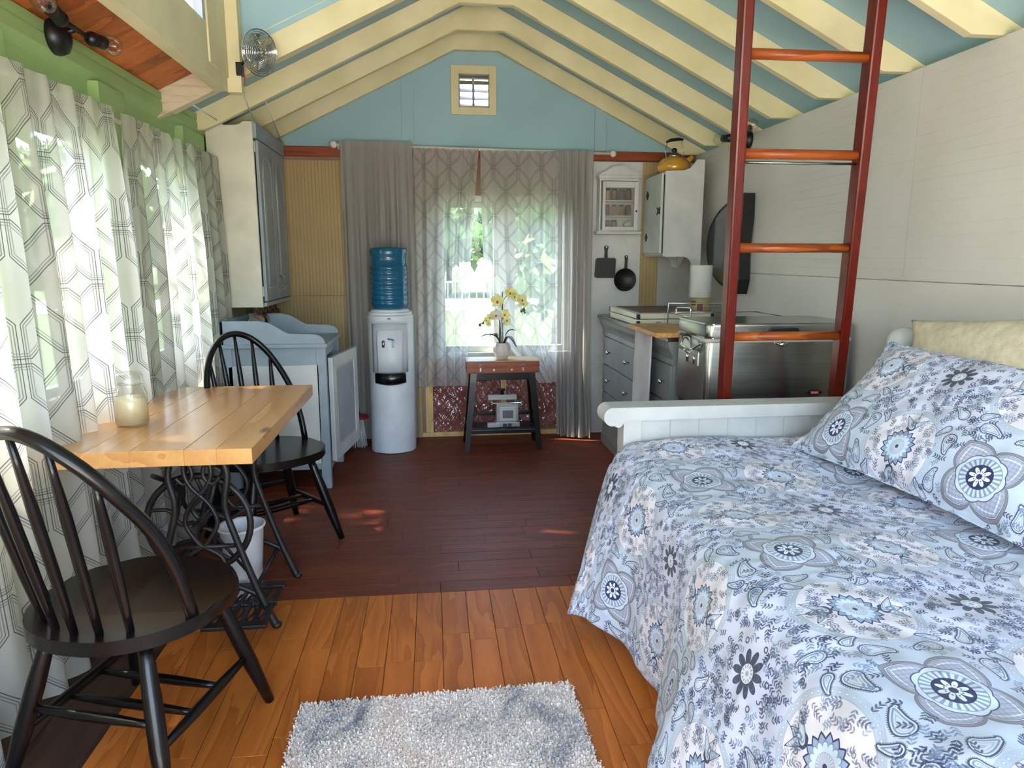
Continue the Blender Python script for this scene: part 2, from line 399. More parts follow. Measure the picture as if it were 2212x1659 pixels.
# ---- gable vent
vt = thing('gable_vent', 'small square louvred vent with cream frame high in the blue gable', 'vent', (.312, YB, 2.36), kind=None)
bm = B()
a0, a1, b0, b1 = .15, .472, 2.355, 2.685
for c in ((a0, VX0, b0, b1), (VX1, a1, b0, b1), (VX0, VX1, b0, VZ0), (VX0, VX1, VZ1, b1)): box(bm, c[0], c[1], YB-.022, YB-.004, c[2], c[3], .002)
obj('vent_frame', bm, CREAM, vt)
bm = B()
for c in ((VX0, VX0+.008, VZ0, VZ1), (VX1-.008, VX1, VZ0, VZ1), (VX0, VX1, VZ0, VZ0+.008), (VX0, VX1, VZ1-.01, VZ1)): box(bm, c[0], c[1], YB-.03, YB+.1, c[2], c[3])
obj('metal_sleeve', bm, SILVER, vt)
obj('divider', bx(.303, .319, YB+.03, YB+.05, VZ0, VZ1), mat('grey_vent', (150, 142, 130), .5), vt)
for k in range(4):
    z = VZ0+.03+k*.052
    bm = B(); box(bm, VX0+.008, VX1-.008, -.028, .028, -.002, .002, M=Matrix.Translation((0, YB+.07, z))@Matrix.Rotation(R(38), 4, 'X')); obj('slat', bm, mat('vent_slat', (170, 165, 152), .5), vt)

# ---- wall on the bed side: grooved upper panels over a plain lower one
wr = struct('wall_right', bx(XR+.012, XR+.1, YF, YB+.1, 0, 2.09), WALLW, label='white panelled wall behind the bed')
obj('lower_panel', bx(XR, XR+.012, YF, YB, 0, 1.2565, .001), WALLW, wr)
for ya, yb in ((YF, 2.741), (2.744, YB)):
    p = []; z = 1.2595; n = 19; h = (2.10-z)/n
    for i in range(n):
        p += [(XR, z+i*h+.002), (XR, z+(i+1)*h-.002), (XR+.0007, z+(i+1)*h)]
    p += [(XR+.012, 2.10), (XR+.012, z), (XR+.0007, z)]
    bm = B(); prism(bm, p, 'y', ya, yb); obj('upper_panel', bm, WALLW, wr)

# ---- window wall
WINS = ((1.25, 2.25), (2.46, 3.08), (3.42, 4.26)); LZ0, LZ1 = .82, 1.87
bm = B(); X0, X1 = XL-.10, XL
box(bm, X0, X1, YF, YB+.1, 0, LZ0); box(bm, X0, X1, YF, YB+.1, LZ1, 2.12)
ys = [YF]+[v for w in WINS for v in w]+[YB+.1]
for a, b in zip(ys[::2], ys[1::2]): box(bm, X0, X1, a, b, LZ0, LZ1)
GREENP = mat('pale_green_wall', (196, 200, 158), .6)
wlft = struct('wall_left', bm, GREENP, label='light green window wall behind the sheer curtains')
prof = [(-1.36, 2.15), (-1.303, 2.15), (-1.300, 2.146), (-1.300, 2.113), (-1.307, 2.110), (-1.307, 2.106), (-1.300, 2.103), (-1.300, 2.062), (-1.328, 2.030), (-1.334, 1.955), (-1.36, 1.955)]
bm = B(); prism(bm, prof, 'y', YF, YB); obj('header_beam', bm, GREEN, wlft, label='light green moulded header beam')
for a, b in ((1.0, 1.2), (2.27, 2.43), (3.045, 3.28), (3.985, 4.33)):
    obj('stud_casing', bx(XL, XL+.062, a, b, LZ0-.02, 2.035, .002), GREEN, wlft)
for i, (a, b) in enumerate(WINS):
    w = thing('window_%d' % (i+2), 'white sash window behind the patterned sheer curtains', None, (XL-.05, (a+b)/2, LZ0), kind='structure')
    bm = B()
    for c in ((a, a+.035, LZ0, LZ1), (b-.035, b, LZ0, LZ1)): box(bm, XL-.08, XL+.012, c[0], c[1], c[2], c[3], .003)
    for c in ((LZ0, LZ0+.04), (LZ1-.04, LZ1)): box(bm, XL-.08, XL+.012, a, b, c[0], c[1], .003)
    obj('window_frame', bm, WFR, w)
    for z0, z1, xo in ((LZ0+.04, 1.335, -.03), (1.31, LZ1-.04, -.055)):
        bm = B()
        for c in ((a+.035, a+.065, z0, z1), (b-.065, b-.035, z0, z1)): box(bm, XL+xo-.015, XL+xo+.01, c[0], c[1], c[2], c[3], .002)
        for c in ((z0, z0+.03), (z1-.03, z1)): box(bm, XL+xo-.015, XL+xo+.01, a+.035, b-.035, c[0], c[1], .002)
        obj('sash', bm, WFR, w)
        obj('pane', bx(XL+xo-.004, XL+xo-.001, a+.065, b-.065, z0+.03, z1-.03), GL, w)
# ---- wall behind the camera with a wide open doorway
bm = B(); box(bm, XL-.1, -1.05, YF-.1, YF, 0, 2.3); box(bm, 1.75, XR+.1, YF-.1, YF, 0, 2.3); box(bm, -1.05, 1.75, YF-.1, YF, 2.25, 2.3)
prism(bm, [(-1.45, 2.3), (2.06, 2.3), (2.06, 2.2), (RX, 3.0), (-1.45, 2.2)], 'y', YF-.1, YF)
struct('wall_front', bm, WALLW)

# ---- roof: blue sheathing, cream rafters, gussets, raised dormer and orange boards over the window bay
DY, RD = 3.75, .118
def slab(bm, xa, xb, ya, yb, off=RD, th=.03, mi=0):
    za, zb = rz(xa)+off, rz(xb)+off
    prism(bm, [(xa, za), (xb, zb), (xb, zb+th), (xa, za+th)], 'y', ya, yb, mi)
bm = B()
slab(bm, RX, 2.12, YF-.1, YB+.15); slab(bm, -1.55, RX, DY, YB+.15)
prism(bm, [(-1.35, 2.70), (RX, 2.90), (RX, 2.99), (-1.35, 2.74)], 'y', YF-.1, DY+.03)  # dormer roof; eave overhang added to shade the high window from sun
prism(bm, [(-.96, rz(-.96)+.10), (RX, RZ+.10), (RX, 2.95), (-.96, 2.76)], 'y', DY+.005, DY+.03)
ceil = struct('ceiling', bm, BLUE, label='pale blue pitched ceiling between cream rafters')
RAFT = [5.165, 4.735, 4.27, 3.79, 3.31, 2.83, 2.35, 1.87, 1.39, .91, .43, -.05]
WASH = mat('whitewashed_board', (204, 194, 168), .7, col2=(176, 130, 92), scale=8, stretch=(1, 8, 8), thr=(.5, .8))
for i, y in enumerate(RAFT):
    w = .038; ze = 2.102
    bm = B(); prism(bm, [(RX, RZ), (RX+(RZ-ze)/SL, ze), (XR+.1, ze), (XR+.1, rz(XR+.1)+RD), (RX, RZ+RD)], 'y', y, y+w, bev=.002)
    obj('rafter', bm, CREAM, ceil)
    if y > DY:
        bm = B(); prism(bm, [(RX, RZ), (RX-(RZ-2.06)/SL, 2.06), (-1.5, 2.06), (-1.5, rz(-1.5)+RD), (RX, RZ+RD)], 'y', y, y+w, bev=.002)
        obj('rafter', bm, CREAM, ceil)
    gw = .155 if i % 2 == 0 else .165
    if y > 3.0:
        bm = B(); prism(bm, [(RX-.30, rz(RX-.30)+.03), (RX-.30, rz(RX-.30)-.001), (RX-gw, RZ-.075), (RX+gw, RZ-.075), (RX+.30, rz(RX+.30)-.001), (RX+.30, rz(RX+.30)+.03), (RX+.1, RZ+.07), (RX-.1, RZ+.07)], 'y', y-.014, y, bev=.0015)
        obj('ridge_gusset', bm, CREAM, ceil)
        obj('collar_tie', bx(RX-gw, RX+gw, y, y+w, RZ-.075, RZ-.06), CREAM, ceil)
bm = B(); prism(bm, [(RX, RZ-.004), (-.93, rz(-.93)-.004), (-.93, rz(-.93)+.155), (RX, RZ+.155)], 'y', 3.752, 3.79, bev=.002); obj('rafter', bm, CREAM, ceil)
bm = B(); prism(bm, [(-.935, rz(-.935)-.004), (-1.42, rz(-1.42)-.004), (-1.42, rz(-1.42)+.12), (-.935, rz(-.935)+.12)], 'y', 3.752, 3.79, bev=.002); obj('rafter', bm, WASH, ceil, label='whitewashed rafter end')
y = 3.75
for k in range(30):
    w = (.115, .15, .10, .17, .13, .19)[k % 6]
    bm = B(); slab(bm, -1.42, -.985, y-w+.002, y, RD, .02)
    obj('ceiling_board', bm, ORANGE, ceil); y -= w
    if y < .4: break
bm = B(); slab(bm, -1.42, -.985, YF, y, RD, .02); obj('ceiling_board', bm, ORANGE, ceil)
BX1 = -.96
t1 = struct('trim_1', bx(BX1-.06, BX1, YF, 3.66, 2.137, 2.362, .003), CREAM, label='cream beam over the window bay')
t2 = thing('trim_2', 'cream post at the end of the beam over the window bay', None, (-.93, 3.7, 2.13), kind='structure')
obj('post', bx(BX1-.004, -.896, 3.66, 3.725, 2.135, 2.78, .003), CREAM, t2)
obj('casing', bx(BX1-.004, BX1+.008, 3.38, 3.66, 2.20, 2.74, .002), CREAM, t2)
w = thing('window_5', 'narrow high window above the cream beam', None, (-.99, 2.6, 2.36), kind='structure')
bm = B(); box(bm, -1.0, BX1, 3.34, 3.38, 2.362, 2.74, .002); box(bm, -1.0, BX1, 1.2, 1.24, 2.362, 2.74, .002)
obj('window_frame', bm, mat('grey_window_frame', (176, 180, 190), .4), w)
obj('pane', bx(-.985, -.982, 1.24, 3.34, 2.362, 2.74), GL, w)
obj('end_block', bx(-1.03, BX1-.004, 3.64, 3.752, 2.25, 2.78), CREAM, t1)  # added block, plugs the gap where a sunbeam came through
obj('upper_wall', bx(BX1-.06, BX1, YF, 1.2, 2.362, 2.74), CREAM, t1)

# ================================================================ OUTSIDE
GR = mat('lawn_grass', (40, 60, 18), .9, col2=(60, 76, 28), scale=3, bump=.4)
g = obj('lawn', bx(-60, 60, -30, 90, -.62, -.52), GR, None, (0, 0, -.57)); tag(g, 'sunny green lawn outside the windows', 'lawn', kind='structure')
p = obj('gravel_drive', bx(-22, 26, 25, 33, -.53, -.50), mat('pale_gravel', (158, 154, 144), .9, col2=(136, 130, 120), scale=30), None, (0, 29, -.52)); tag(p, 'pale gravel drive beyond the lawn', 'drive', kind='structure')
LEAF = [mat('tree_leaves', (66, 98, 44), .7, col2=(104, 132, 62), scale=1.2, thr=(.4, .6)), mat('tree_leaves_dark', (46, 78, 40), .7, col2=(84, 120, 56), scale=1.2, thr=(.4, .6))]
BARK = mat('tree_bark', (84, 66, 50), .9)
def tree(label, x, y, h, r, n, m, seed, ls=1.0):
    q = random.Random(seed)
    t = thing('tree', label, 'tree', (x, y, -.52), group='trees around the cabin')
    bm = B(); tube(bm, [(x, y, -.52), (x+.1, y, h*.4), (x, y+.1, h*.8)], [.16, .12, .05], 8); obj('trunk', bm, BARK, t)
    bm = B()
    blobs = [(Vector((x+q.uniform(-1, 1)*r*.6, y+q.uniform(-1, 1)*r*.6, h*q.uniform(.35, .95))), r*q.uniform(.35, .6)) for _ in range(9)]
    for _ in range(n):
        c, rr = q.choice(blobs)
        d = Vector((q.gauss(0, 1), q.gauss(0, 1), q.gauss(0, 1))).normalized()*rr*q.uniform(.75, 1.05)
        s = q.uniform(.07, .15)*ls; a = Vector((q.gauss(0, 1), q.gauss(0, 1), q.gauss(0, 1))).normalized(); b = a.cross(d).normalized()
        P0 = c+d
        vs = [bm.verts.new(P0+a*s), bm.verts.new(P0+b*s*.5), bm.verts.new(P0-a*s), bm.verts.new(P0-b*s*.5)]
        bm.faces.new(vs)
    obj('foliage', bm, LEAF[m], t, kind='stuff')
tree('tall dark tree beyond the drive behind the kitchen window', .8, 37, 5.0, 3.8, 5000, 1, 1, 3.0)
tree('bushy tree past the drive, seen through the grey curtain', 9.6, 36, 4.6, 3.4, 4000, 0, 2, 3.0)
tree('dark tree past the drive near the water dispenser side', -8.2, 37, 4.6, 3.6, 4200, 1, 3, 3.0)
tree('green shrub tree close outside the kitchen window', 1.75, 9.8, 2.3, .95, 2000, 0, 4)
tree('slim young tree outside the kitchen window beside the dispenser', -.25, 11.2, 3.4, .75, 1500, 0, 14)
tree('leafy tree above the pale shed outside the side windows', -10.8, 9.6, 6.2, 2.2, 3600, 0, 6)
tree('tall tree rising behind the pale shed roof', -11.4, 4.2, 7.0, 2.3, 3600, 0, 7)
tree('tree beside the pale shed nearest the camera', -10.9, -1.2, 6.4, 2.2, 3000, 1, 8)
# white garden railing by the drive
rl = thing('garden_railing', 'white metal railing beyond the lawn behind the orchid', 'railing', (1.0, 22, -.52))
WM = mat('white_metal', (225, 225, 222), .5)
for z in (-.10, .62):
    bm = B(); rod(bm, (-.9, 22, z), (2.7, 22, z), .03); obj('rail', bm, WM, rl)
for i in range(17):
    bm = B(); rod(bm, (-.9+.225*i, 22, -.52 if i % 8 == 0 else -.10), (-.9+.225*i, 22, .72 if i % 8 == 0 else .62), .016); obj('baluster', bm, WM, rl)
# pale shed outside the side windows
sh = thing('shed', 'pale blue-white garden shed outside the side windows', 'shed', (-7.3, 5.2, -.52))
SH = mat('pale_shed_siding', (150, 160, 168), .7)
obj('wall', bx(-8.4, -6.5, 2.0, 10.5, -.52, 1.75), SH, sh)
bm = B(); prism(bm, [(-8.6, 1.75), (-6.3, 1.75), (-6.3, 1.81), (-7.4, 2.35), (-8.6, 1.81)], 'y', 1.8, 10.7); obj('roof', bm, mat('grey_shed_roof', (150, 150, 146), .8), sh)
for y in (3.2, 5.0, 6.9): obj('door', bx(-6.50, -6.47, y, y+.95, -.45, 1.4, .01), mat('shed_door', (228, 230, 226), .6), sh)

p = obj('patio', bx(-6, 7, -9, -1.15, -.30, -.12), mat('pale_bounce_concrete', (226, 218, 204), .8), None, (0, -3, -.2)); tag(p, 'pale concrete patio added outside the open doorway to bounce light indoors', 'patio', kind='structure')  # added unseen slab; its pale surface bounces sunlight into the room
tree('leafy tree added over the window side of the cabin to dapple the sun', -3.9, 3.5, 6.6, 1.9, 2700, 0, 12)  # added tree, crown placed in the sun's path to break it up
for k, (x_, lab) in enumerate(((-11.5, 'near the shed side'), (-3.9, 'behind the dispenser side'), (3.7, 'straight behind the orchid'), (11.3, 'toward the dresser side'))):
    tree('big background tree at the lawn end '+lab, x_*1.9, 50, 6.0, 6.2, 3800, k % 2, 20+k, 6.5)

# ================================================================ CURTAINS
def trellis_image():
    """one repeat (.20 x .33 m) of the triple-line trellis print, drawn as distances to two overlapping octagon lattices"""
    W, H = 256, 420
    px, py = .20, .33
    x, y = np.meshgrid((np.arange(W)+.5)/W*px, (np.arange(H)+.5)/H*py)
    out = np.zeros((H, W))
    for ox, oy in ((0, 0), (px/2, py/2)):
        X = np.abs((x-ox) % px-px/2); Y = np.abs((y-oy) % py-py/2)
        a, b = px*.5-.006, py*.5-.006; c = a+b-.072
        d = np.maximum(np.maximum(X-a, Y-b), (X+Y-c)/1.414)
        for off, wgt in ((0, 1), (-.0062, .8), (-.0124, .65)):
            out = np.maximum(out, wgt*np.clip(1.25-np.abs(d-off)/.0015, 0, 1))
    im = bpy.data.images.new('trellis_print', W, H); a = np.ones((H, W, 4)); a[..., 0] = a[..., 1] = a[..., 2] = out
    im.colorspace_settings.name = 'Non-Color'
    im.pixels.foreach_set(a.astype(np.float32).ravel()); im.pack(); return im
TIMG = trellis_image()
def sheermat(name, col, clear, line=None, trans=.55):
    m, nt, N, L, P = newmat(name); N.remove(P)
    d = N.new('ShaderNodeBsdfDiffuse'); t = N.new('ShaderNodeBsdfTranslucent'); tr = N.new('ShaderNodeBsdfTransparent')
    a = N.new('ShaderNodeMixShader'); a.inputs[0].default_value = trans; L.new(d.outputs[0], a.inputs[1]); L.new(t.outputs[0], a.inputs[2])
    b = N.new('ShaderNodeMixShader'); L.new(a.outputs[0], b.inputs[1]); L.new(tr.outputs[0], b.inputs[2])
    L.new(b.outputs[0], N['Material Output'].inputs[0])
    if line:
        uv = N.new('ShaderNodeUVMap'); im = N.new('ShaderNodeTexImage'); im.image = TIMG; im.extension = 'REPEAT'; L.new(uv.outputs[0], im.inputs[0])
        c = N.new('ShaderNodeMixRGB'); c.inputs[1].default_value = srgb(col); c.inputs[2].default_value = srgb(line); L.new(im.outputs[0], c.inputs[0])
        L.new(c.outputs[0], d.inputs[0]); L.new(c.outputs[0], t.inputs[0])
        mr = N.new('ShaderNodeMapRange'); mr.inputs[3].default_value = clear; mr.inputs[4].default_value = clear*.25; L.new(im.outputs[0], mr.inputs[0]); L.new(mr.outputs[0], b.inputs[0])
    else:
        d.inputs[0].default_value = srgb(col); t.inputs[0].default_value = srgb(col); b.inputs[0].default_value = clear
    return m
SHEER = sheermat('patterned_sheer', (234, 230, 222), .28, (66, 58, 76), trans=.6)
SHEERB = sheermat('patterned_sheer_kitchen', (216, 214, 210), .36, (96, 94, 98))
GREYC = sheermat('grey_semi_sheer', (188, 184, 180), .10, None, .45)
def curtain(name, label, cat, path, ztop, zbot, m, folds, amp, nu=120, nv=40, hem=None, group=None, seed=0, uvscale=(.20, .33), head=True):
    """path(u,v)->(x,y) base line of the cloth; folds displace it across its run"""
    q = random.Random(seed); ph = [q.uniform(0, 6.28) for _ in range(6)]
    L0 = 0; p = None
    cols = []
    def off(u, v):
        w = 2*math.pi*folds*u+.5*math.sin(2*math.pi*1.3*u+ph[0])+.4*v*math.sin(5*u+ph[1])
        s = math.sin(w)+.35*math.sin(2.1*w+ph[2])*(1-v*.5)+.25*math.sin(.47*w+ph[3])
        e = .30+.70*min(1, v*3.5)
        return amp*s*e
    def f(u, v):
        x, y = path(u, v); x2, y2 = path(min(1, u+.01), v); x1, y1 = path(max(0, u-.01), v)
        dx, dy = x2-x1, y2-y1; l = math.hypot(dx, dy) or 1
        o = off(u, v); zb = hem(u) if hem else zbot
        z = ztop+(zb-ztop)*v
        sway = .35*amp*math.sin(2*math.pi*folds*u*.5+ph[4])*v
        return (x-dy/l*o+dx/l*sway, y+dx/l*o+dy/l*sway, z)
    # arc length for the print
    s = [0]
    for i in range(nu):
        a, b = Vector(f(i/nu, .6)), Vector(f((i+1)/nu, .6)); s.append(s[-1]+(b-a).length)
    def uv(u, v): return (s[int(round(u*nu))]/uvscale[0], (ztop+(zbot-ztop)*v)/uvscale[1])
    bm = B(); sheet(bm, f, nu, nv, uv)
    x, y = path(.5, 0)
    o = obj(name, bm, m, None, (x, y, zbot)); return tag(o, label, cat, group)
RODM = mat('white_curtain_rod', (226, 222, 216), .35)
rod1 = thing('curtain_rod', 'white curtain rod with ball ends over the kitchen window', 'curtain rod', (.3, 5.13, 2.11))
bm = B(); rod(bm, (-.66, 5.150, 2.128), (1.305, 5.150, 2.098), .011, seg=12); obj('rod', bm, RODM, rod1)
for x, z in ((-.672, 2.128), (1.318, 2.098)):
    bm = B(); ball(bm, (x, 5.15, z), .024); obj('finial', bm, RODM, rod1)
for x in (-.64, 1.28):
    bm = B(); rod(bm, (x, 5.15, 2.11), (x, YB-.03, 2.10), .006); obj('bracket', bm, RODM, rod1)
curtain('grey_curtain', 'long grey curtain hanging behind the water dispenser', 'curtain', lambda u, v: (-.625+.495*u, 5.115), 2.15, .03, GREYC, 6, .022, group='grey kitchen curtains', seed=1)
curtain('grey_curtain', 'long grey semi-sheer curtain between the sheer panel and the white board', 'curtain',
        lambda u, v: (.88+.285*u+(.03*v if u < .5 else .0), 5.11-.10*max(0, v-.75)*4*u), 2.11, .012, GREYC, 5, .026, group='grey kitchen curtains', seed=4)
def lp(u, v):
    xr = .335-.10*v-.02*math.sin(3*v)
    return (-.125+(xr+.125)*u, 5.075)
curtain('sheer_curtain', 'patterned sheer panel beside the water dispenser at the kitchen window', 'curtain', lp, 2.105, .42, SHEERB, 5, .016, group='patterned kitchen sheers', seed=2)
def rp(u, v):
    k = max(0, (v-.55)/.45)
    xl = .345+.10*v*v+.33*k**2.0
    return (xl+(.90-xl)*u, 5.06-.05*k*(1-u))
curtain('sheer_curtain', 'patterned sheer panel swept aside over the console table', 'curtain', rp, 2.095, .44, SHEERB, 5, .016, group='patterned kitchen sheers', seed=3)
# side windows
rod2 = thing('curtain_rod', 'white curtain rod along the green window wall', 'curtain rod', (-1.24, 3, 1.95))
bm = B(); rod(bm, (-1.272, .9, 1.900), (-1.272, 4.40, 1.905), .010, seg=12); obj('rod', bm, RODM, rod2)
bm = B(); ball(bm, (-1.262, 4.42, 1.915), .03); obj('finial', bm, RODM, rod2)
for y in (1.1, 4.33):
    bm = B(); rod(bm, (-1.272, y, 1.90), (-1.33, y, 1.90), .006); obj('bracket', bm, RODM, rod2)
curtain('sheer_curtain', 'patterned sheer curtain beside the grey-doored wall cabinet', 'curtain', lambda u, v: (-1.235+.0*u+.02*v, 3.08+1.30*u-.06*v*(1-u)), 1.93, .02, SHEER, 9, .026, nu=200, uvscale=(.26, .42), group='patterned sheers on the window wall', seed=5)
def np_(u, v):
    return (-1.235+.055*v*v*(1-abs(u-.55)), 1.05+1.98*u+.02*v*u)
curtain('sheer_curtain', 'patterned sheer curtain behind the candle jar and table', 'curtain', np_, 1.93, .02, SHEER, 13, .030, nu=280, nv=50, uvscale=(.26, .42), group='patterned sheers on the window wall', seed=8, hem=lambda u: .02+.02*math.sin(u*17))

# ================================================================ CHAIRS
def make_chair(label):
    t = thing('dining_chair', label, 'chair', group='black windsor chairs')
    out = []
    for i in range(40):
        a = 2*math.pi*i/40; ca, sa = math.cos(a), math.sin(a)
        w = .255*(1-.10*max(0, -sa)); out.append((w*abs(ca)**.86*(1 if ca > 0 else -1), .245*abs(sa)**.86*(1 if sa > 0 else -1)))
    bm = B(); prism(bm, out, 'z', .412, .45, bev=.009, smooth=True); obj('seat', bm, BLACKW, t, local=True)
    feet = {}
    for sx in (-1, 1):
        for sy in (-1, 1):
            bm = B(); a = Vector((sx*.135, sy*.14, .415)); b = Vector((sx*.235, sy*.235, 0)); rod(bm, a, b, .017, .015, .023, 12); obj('leg', bm, BLACKW, t, local=True)
            feet[sx, sy] = (a, b)
    def on(k, z): a, b = feet[k]; return a+(b-a)*((a.z-z)/a.z)
    for sx in (-1, 1):
        bm = B(); rod(bm, on((sx, -1), .15), on((sx, 1), .17), .010, .010, .015); obj('stretcher', bm, BLACKW, t, local=True)
    for z, f in ((.155, .32), (.16, .68)):
        pass
    bm = B(); a = on((-1, -1), .15).lerp(on((-1, 1), .17), .36); b = on((1, -1), .15).lerp(on((1, 1), .17), .36); rod(bm, a, b, .009, .009, .014); obj('stretcher', bm, BLACKW, t, local=True)
    bm = B(); a = on((-1, -1), .15).lerp(on((-1, 1), .17), .64); b = on((1, -1), .15).lerp(on((1, 1), .17), .64); rod(bm, a, b, .009, .009, .014); obj('stretcher', bm, BLACKW, t, local=True)
    bm = B(); rod(bm, on((-1, -1), .21), on((1, -1), .21), .009, .009, .014); obj('stretcher', bm, BLACKW, t, local=True)
    # bent bow
    def bow(a):
        x = .225*math.cos(a); h = math.sin(a)
        hz = .55*h**.85 if h > 0 else 0
        return Vector((x*(1+.06*h) if True else x, -.065-.10*min(1, h*1.6)*(1-abs(math.cos(a))**3)-.24*hz/.55*.62, .43+hz))
    P = [bow(math.pi*i/36) for i in range(37)]
    bm = B(); tube(bm, P, .0175, 10, flat=.85); obj('bow', bm, BLACKW, t, local=True)
    for k in range(5):
        xb = (k-2)*.062; xt = (k-2)*.078
        yb = -.205+.10*(abs(xb)/.2)**2
        # bow point above xt
        best = min(P[3:-3], key=lambda q: abs(q.x-xt))
        bm = B(); rod(bm, (xb, yb, .44), (best.x, best.y, best.z), .0095, .0075, .0130); obj('spindle', bm, BLACKW, t, local=True)
    return t
c1 = make_chair('black windsor chair with its back to the camera')
def place(o, x, y, rz_): o.location = (x, y, 0); o.rotation_euler = (0, 0, rz_)
place(c1, -.825, 1.865, math.atan2(-.30, .95))
c2 = copy_tree(c1); c2['label'] = 'black windsor chair at the far end of the table beside the hutch'
place(c2, -.80, 3.33, math.atan2(-.61, -.79))

# ================================================================ TREADLE TABLE
tb = thing('treadle_table', 'pine topped table on a black cast iron sewing machine treadle base', 'table', (-.9, 2.8, 0))
z1 = .75; th = .052
edges = [-1.275, -1.10, -.965, -.80, -.70, -.590]
for i, (a, b) in enumerate(zip(edges, edges[1:])):
    bm = B(); prism(bm, [(a+.0004, 2.235-.004*(a < -1)), (b-.0004, 2.235), (b-.0004, 3.385), (a+.0004, 3.385)], 'z', z1-th, z1, bev=.0022); obj('plank', bm, PINE, tb)
T = .0085
def sidelegs(y, lean):
    """one ornamental end frame in the plane y"""
    V = lambda x, z, dy=0: (x, y+dy, z)
    xc = -.84
    bm = B()
    for s in (-1, 1):
        tube(bm, smooth_path([V(xc+s*.07, .695), V(xc+s*.10, .60), V(xc+s*.085, .48), V(xc+s*.12, .34), V(xc+s*.17, .18), V(xc+s*.215, .06), V(xc+s*.235, .012)], 6), [.011, .012, .012, .013, .014, .015, .017], 8)
        ball(bm, V(xc+s*.237, .014), .02, (1, 1, .7))
    obj('end_frame', bm, IRON, tb)
    bm = B()
    tube(bm, smooth_path([V(xc-.19, .13), V(xc-.10, .175), V(xc, .19), V(xc+.10, .175), V(xc+.19, .13)], 6), .011, 8)
    tube(bm, [V(xc-.14, .69), V(xc+.14, .69)], .013, 8)
    tube(bm, [V(xc-.11, .33), V(xc+.11, .33)], .009, 8)
    for s in (-1, 1):
        tube(bm, smooth_path([V(xc, .69), V(xc+s*.045, .63), V(xc+s*.03, .56), V(xc-s*.03, .49), V(xc-s*.055, .42), V(xc-s*.02, .35), V(xc, .33)], 6), T, 7)
        tube(bm, smooth_path([V(xc, .33), V(xc+s*.06, .29), V(xc+s*.07, .235), V(xc+s*.025, .215), V(xc+s*.01, .25), V(xc+s*.03, .27)], 6), T, 7)
        tube(bm, smooth_path([V(xc+s*.08, .66), V(xc+s*.03, .64), V(xc+s*.02, .59), V(xc+s*.05, .565), V(xc+s*.075, .59)], 6), T*.9, 7)
    obj('scrollwork', bm, IRON, tb)
sidelegs(2.46, 0); sidelegs(2.87, 0)
bm = B()
for x in (-.98, -.70): box(bm, x-.02, x+.02, 2.42, 2.98, .688, .698, .002)
obj('top_rail', bm, IRON, tb)
bm = B()
for s in (-1, 1):
    tube(bm, smooth_path([(-.99, 2.46, .60 if s > 0 else .30), (-.99, 2.62, .52 if s > 0 else .36), (-.99, 2.695, .45), (-.99, 2.77, .36 if s > 0 else .52), (-.99, 2.93, .30 if s > 0 else .60)], 6), .009, 7)
tube(bm, [(-.99, 2.46, .22), (-.99, 2.93, .22)], .009, 7)
lathe(bm, [(.045, -.006), (.045, .006)], (0, 0, 0), 16, 0, Matrix.Translation((-.99, 2.695, .45)) @ Matrix.Rotation(R(90), 4, 'Y'))
obj('back_brace', bm, IRON, tb)
# flywheel, in the plane of the end frame
bm = B(); wy, wx, wz = 2.53, -.872, .392
tube(bm, [(wx+.182*math.cos(2*math.pi*i/48), wy, wz+.182*math.sin(2*math.pi*i/48)) for i in range(48)], .0125, 8, closed=True)
obj('flywheel', bm, IRON, tb)
bm = B()
for k in range(5):
    a = 2*math.pi*k/5+.3; d = Vector((math.cos(a), 0, math.sin(a))); n = Vector((-d.z, 0, d.x)); c = Vector((wx, wy, wz))
    tube(bm, smooth_path([c+d*.02, c+d*.06+n*.02, c+d*.11-n*.018, c+d*.175], 6), [.008, .009, .007, .007], 6)
rod(bm, (wx, wy-.07, wz), (wx, wy+.09, wz), .014)
obj('wheel_spokes', bm, IRON, tb)
bm = B(); rod(bm, (wx+.03, wy+.03, wz-.04), (-.70, 2.62, .10), .006); obj('pitman_rod', bm, IRON, tb)
bm = B()
box(bm, -.82, -.60, 2.30, 2.34, .085, .10, .004); box(bm, -.82, -.60, 2.60, 2.64, .085, .10, .004)
for k in range(6): box(bm, -.82+k*.04, -.805+k*.04, 2.34, 2.60, .086, .098, .002)
for k in range(5):
    tube(bm, smooth_path([(-.80+k*.04, 2.36, .092), (-.785+k*.04, 2.42, .092), (-.80+k*.04, 2.48, .092), (-.785+k*.04, 2.55, .092)], 4), .005, 6)
rod(bm, (-.98, 2.47, .092), (-.60, 2.47, .092), .008)
obj('treadle_pedal', bm, IRON, tb)
bm = B(); rod(bm, (-1.0, 2.46, .092), (-.99, 2.87, .16), .008); obj('pedal_support', bm, IRON, tb)
bm = B(); rod(bm, (-.68, 2.46, .14), (-.68, 2.87, .14), .008); obj('pedal_support', bm, IRON, tb)
# bin
bm = B(); lathe(bm, [(.001, .004), (.060, .004), (.063, .01), (.084, .285), (.092, .292), (.092, .300), (.085, .302), (.080, .295), (.060, .02), (.001, .02)], (-.785, 2.745, 0), 28, cap=False)
o = obj('waste_bin', bm, mat('white_plastic_bin', (226, 226, 228), .35), None, (-.785, 2.745, 0)); tag(o, 'white tapered bin standing behind the treadle wheel', 'bin')
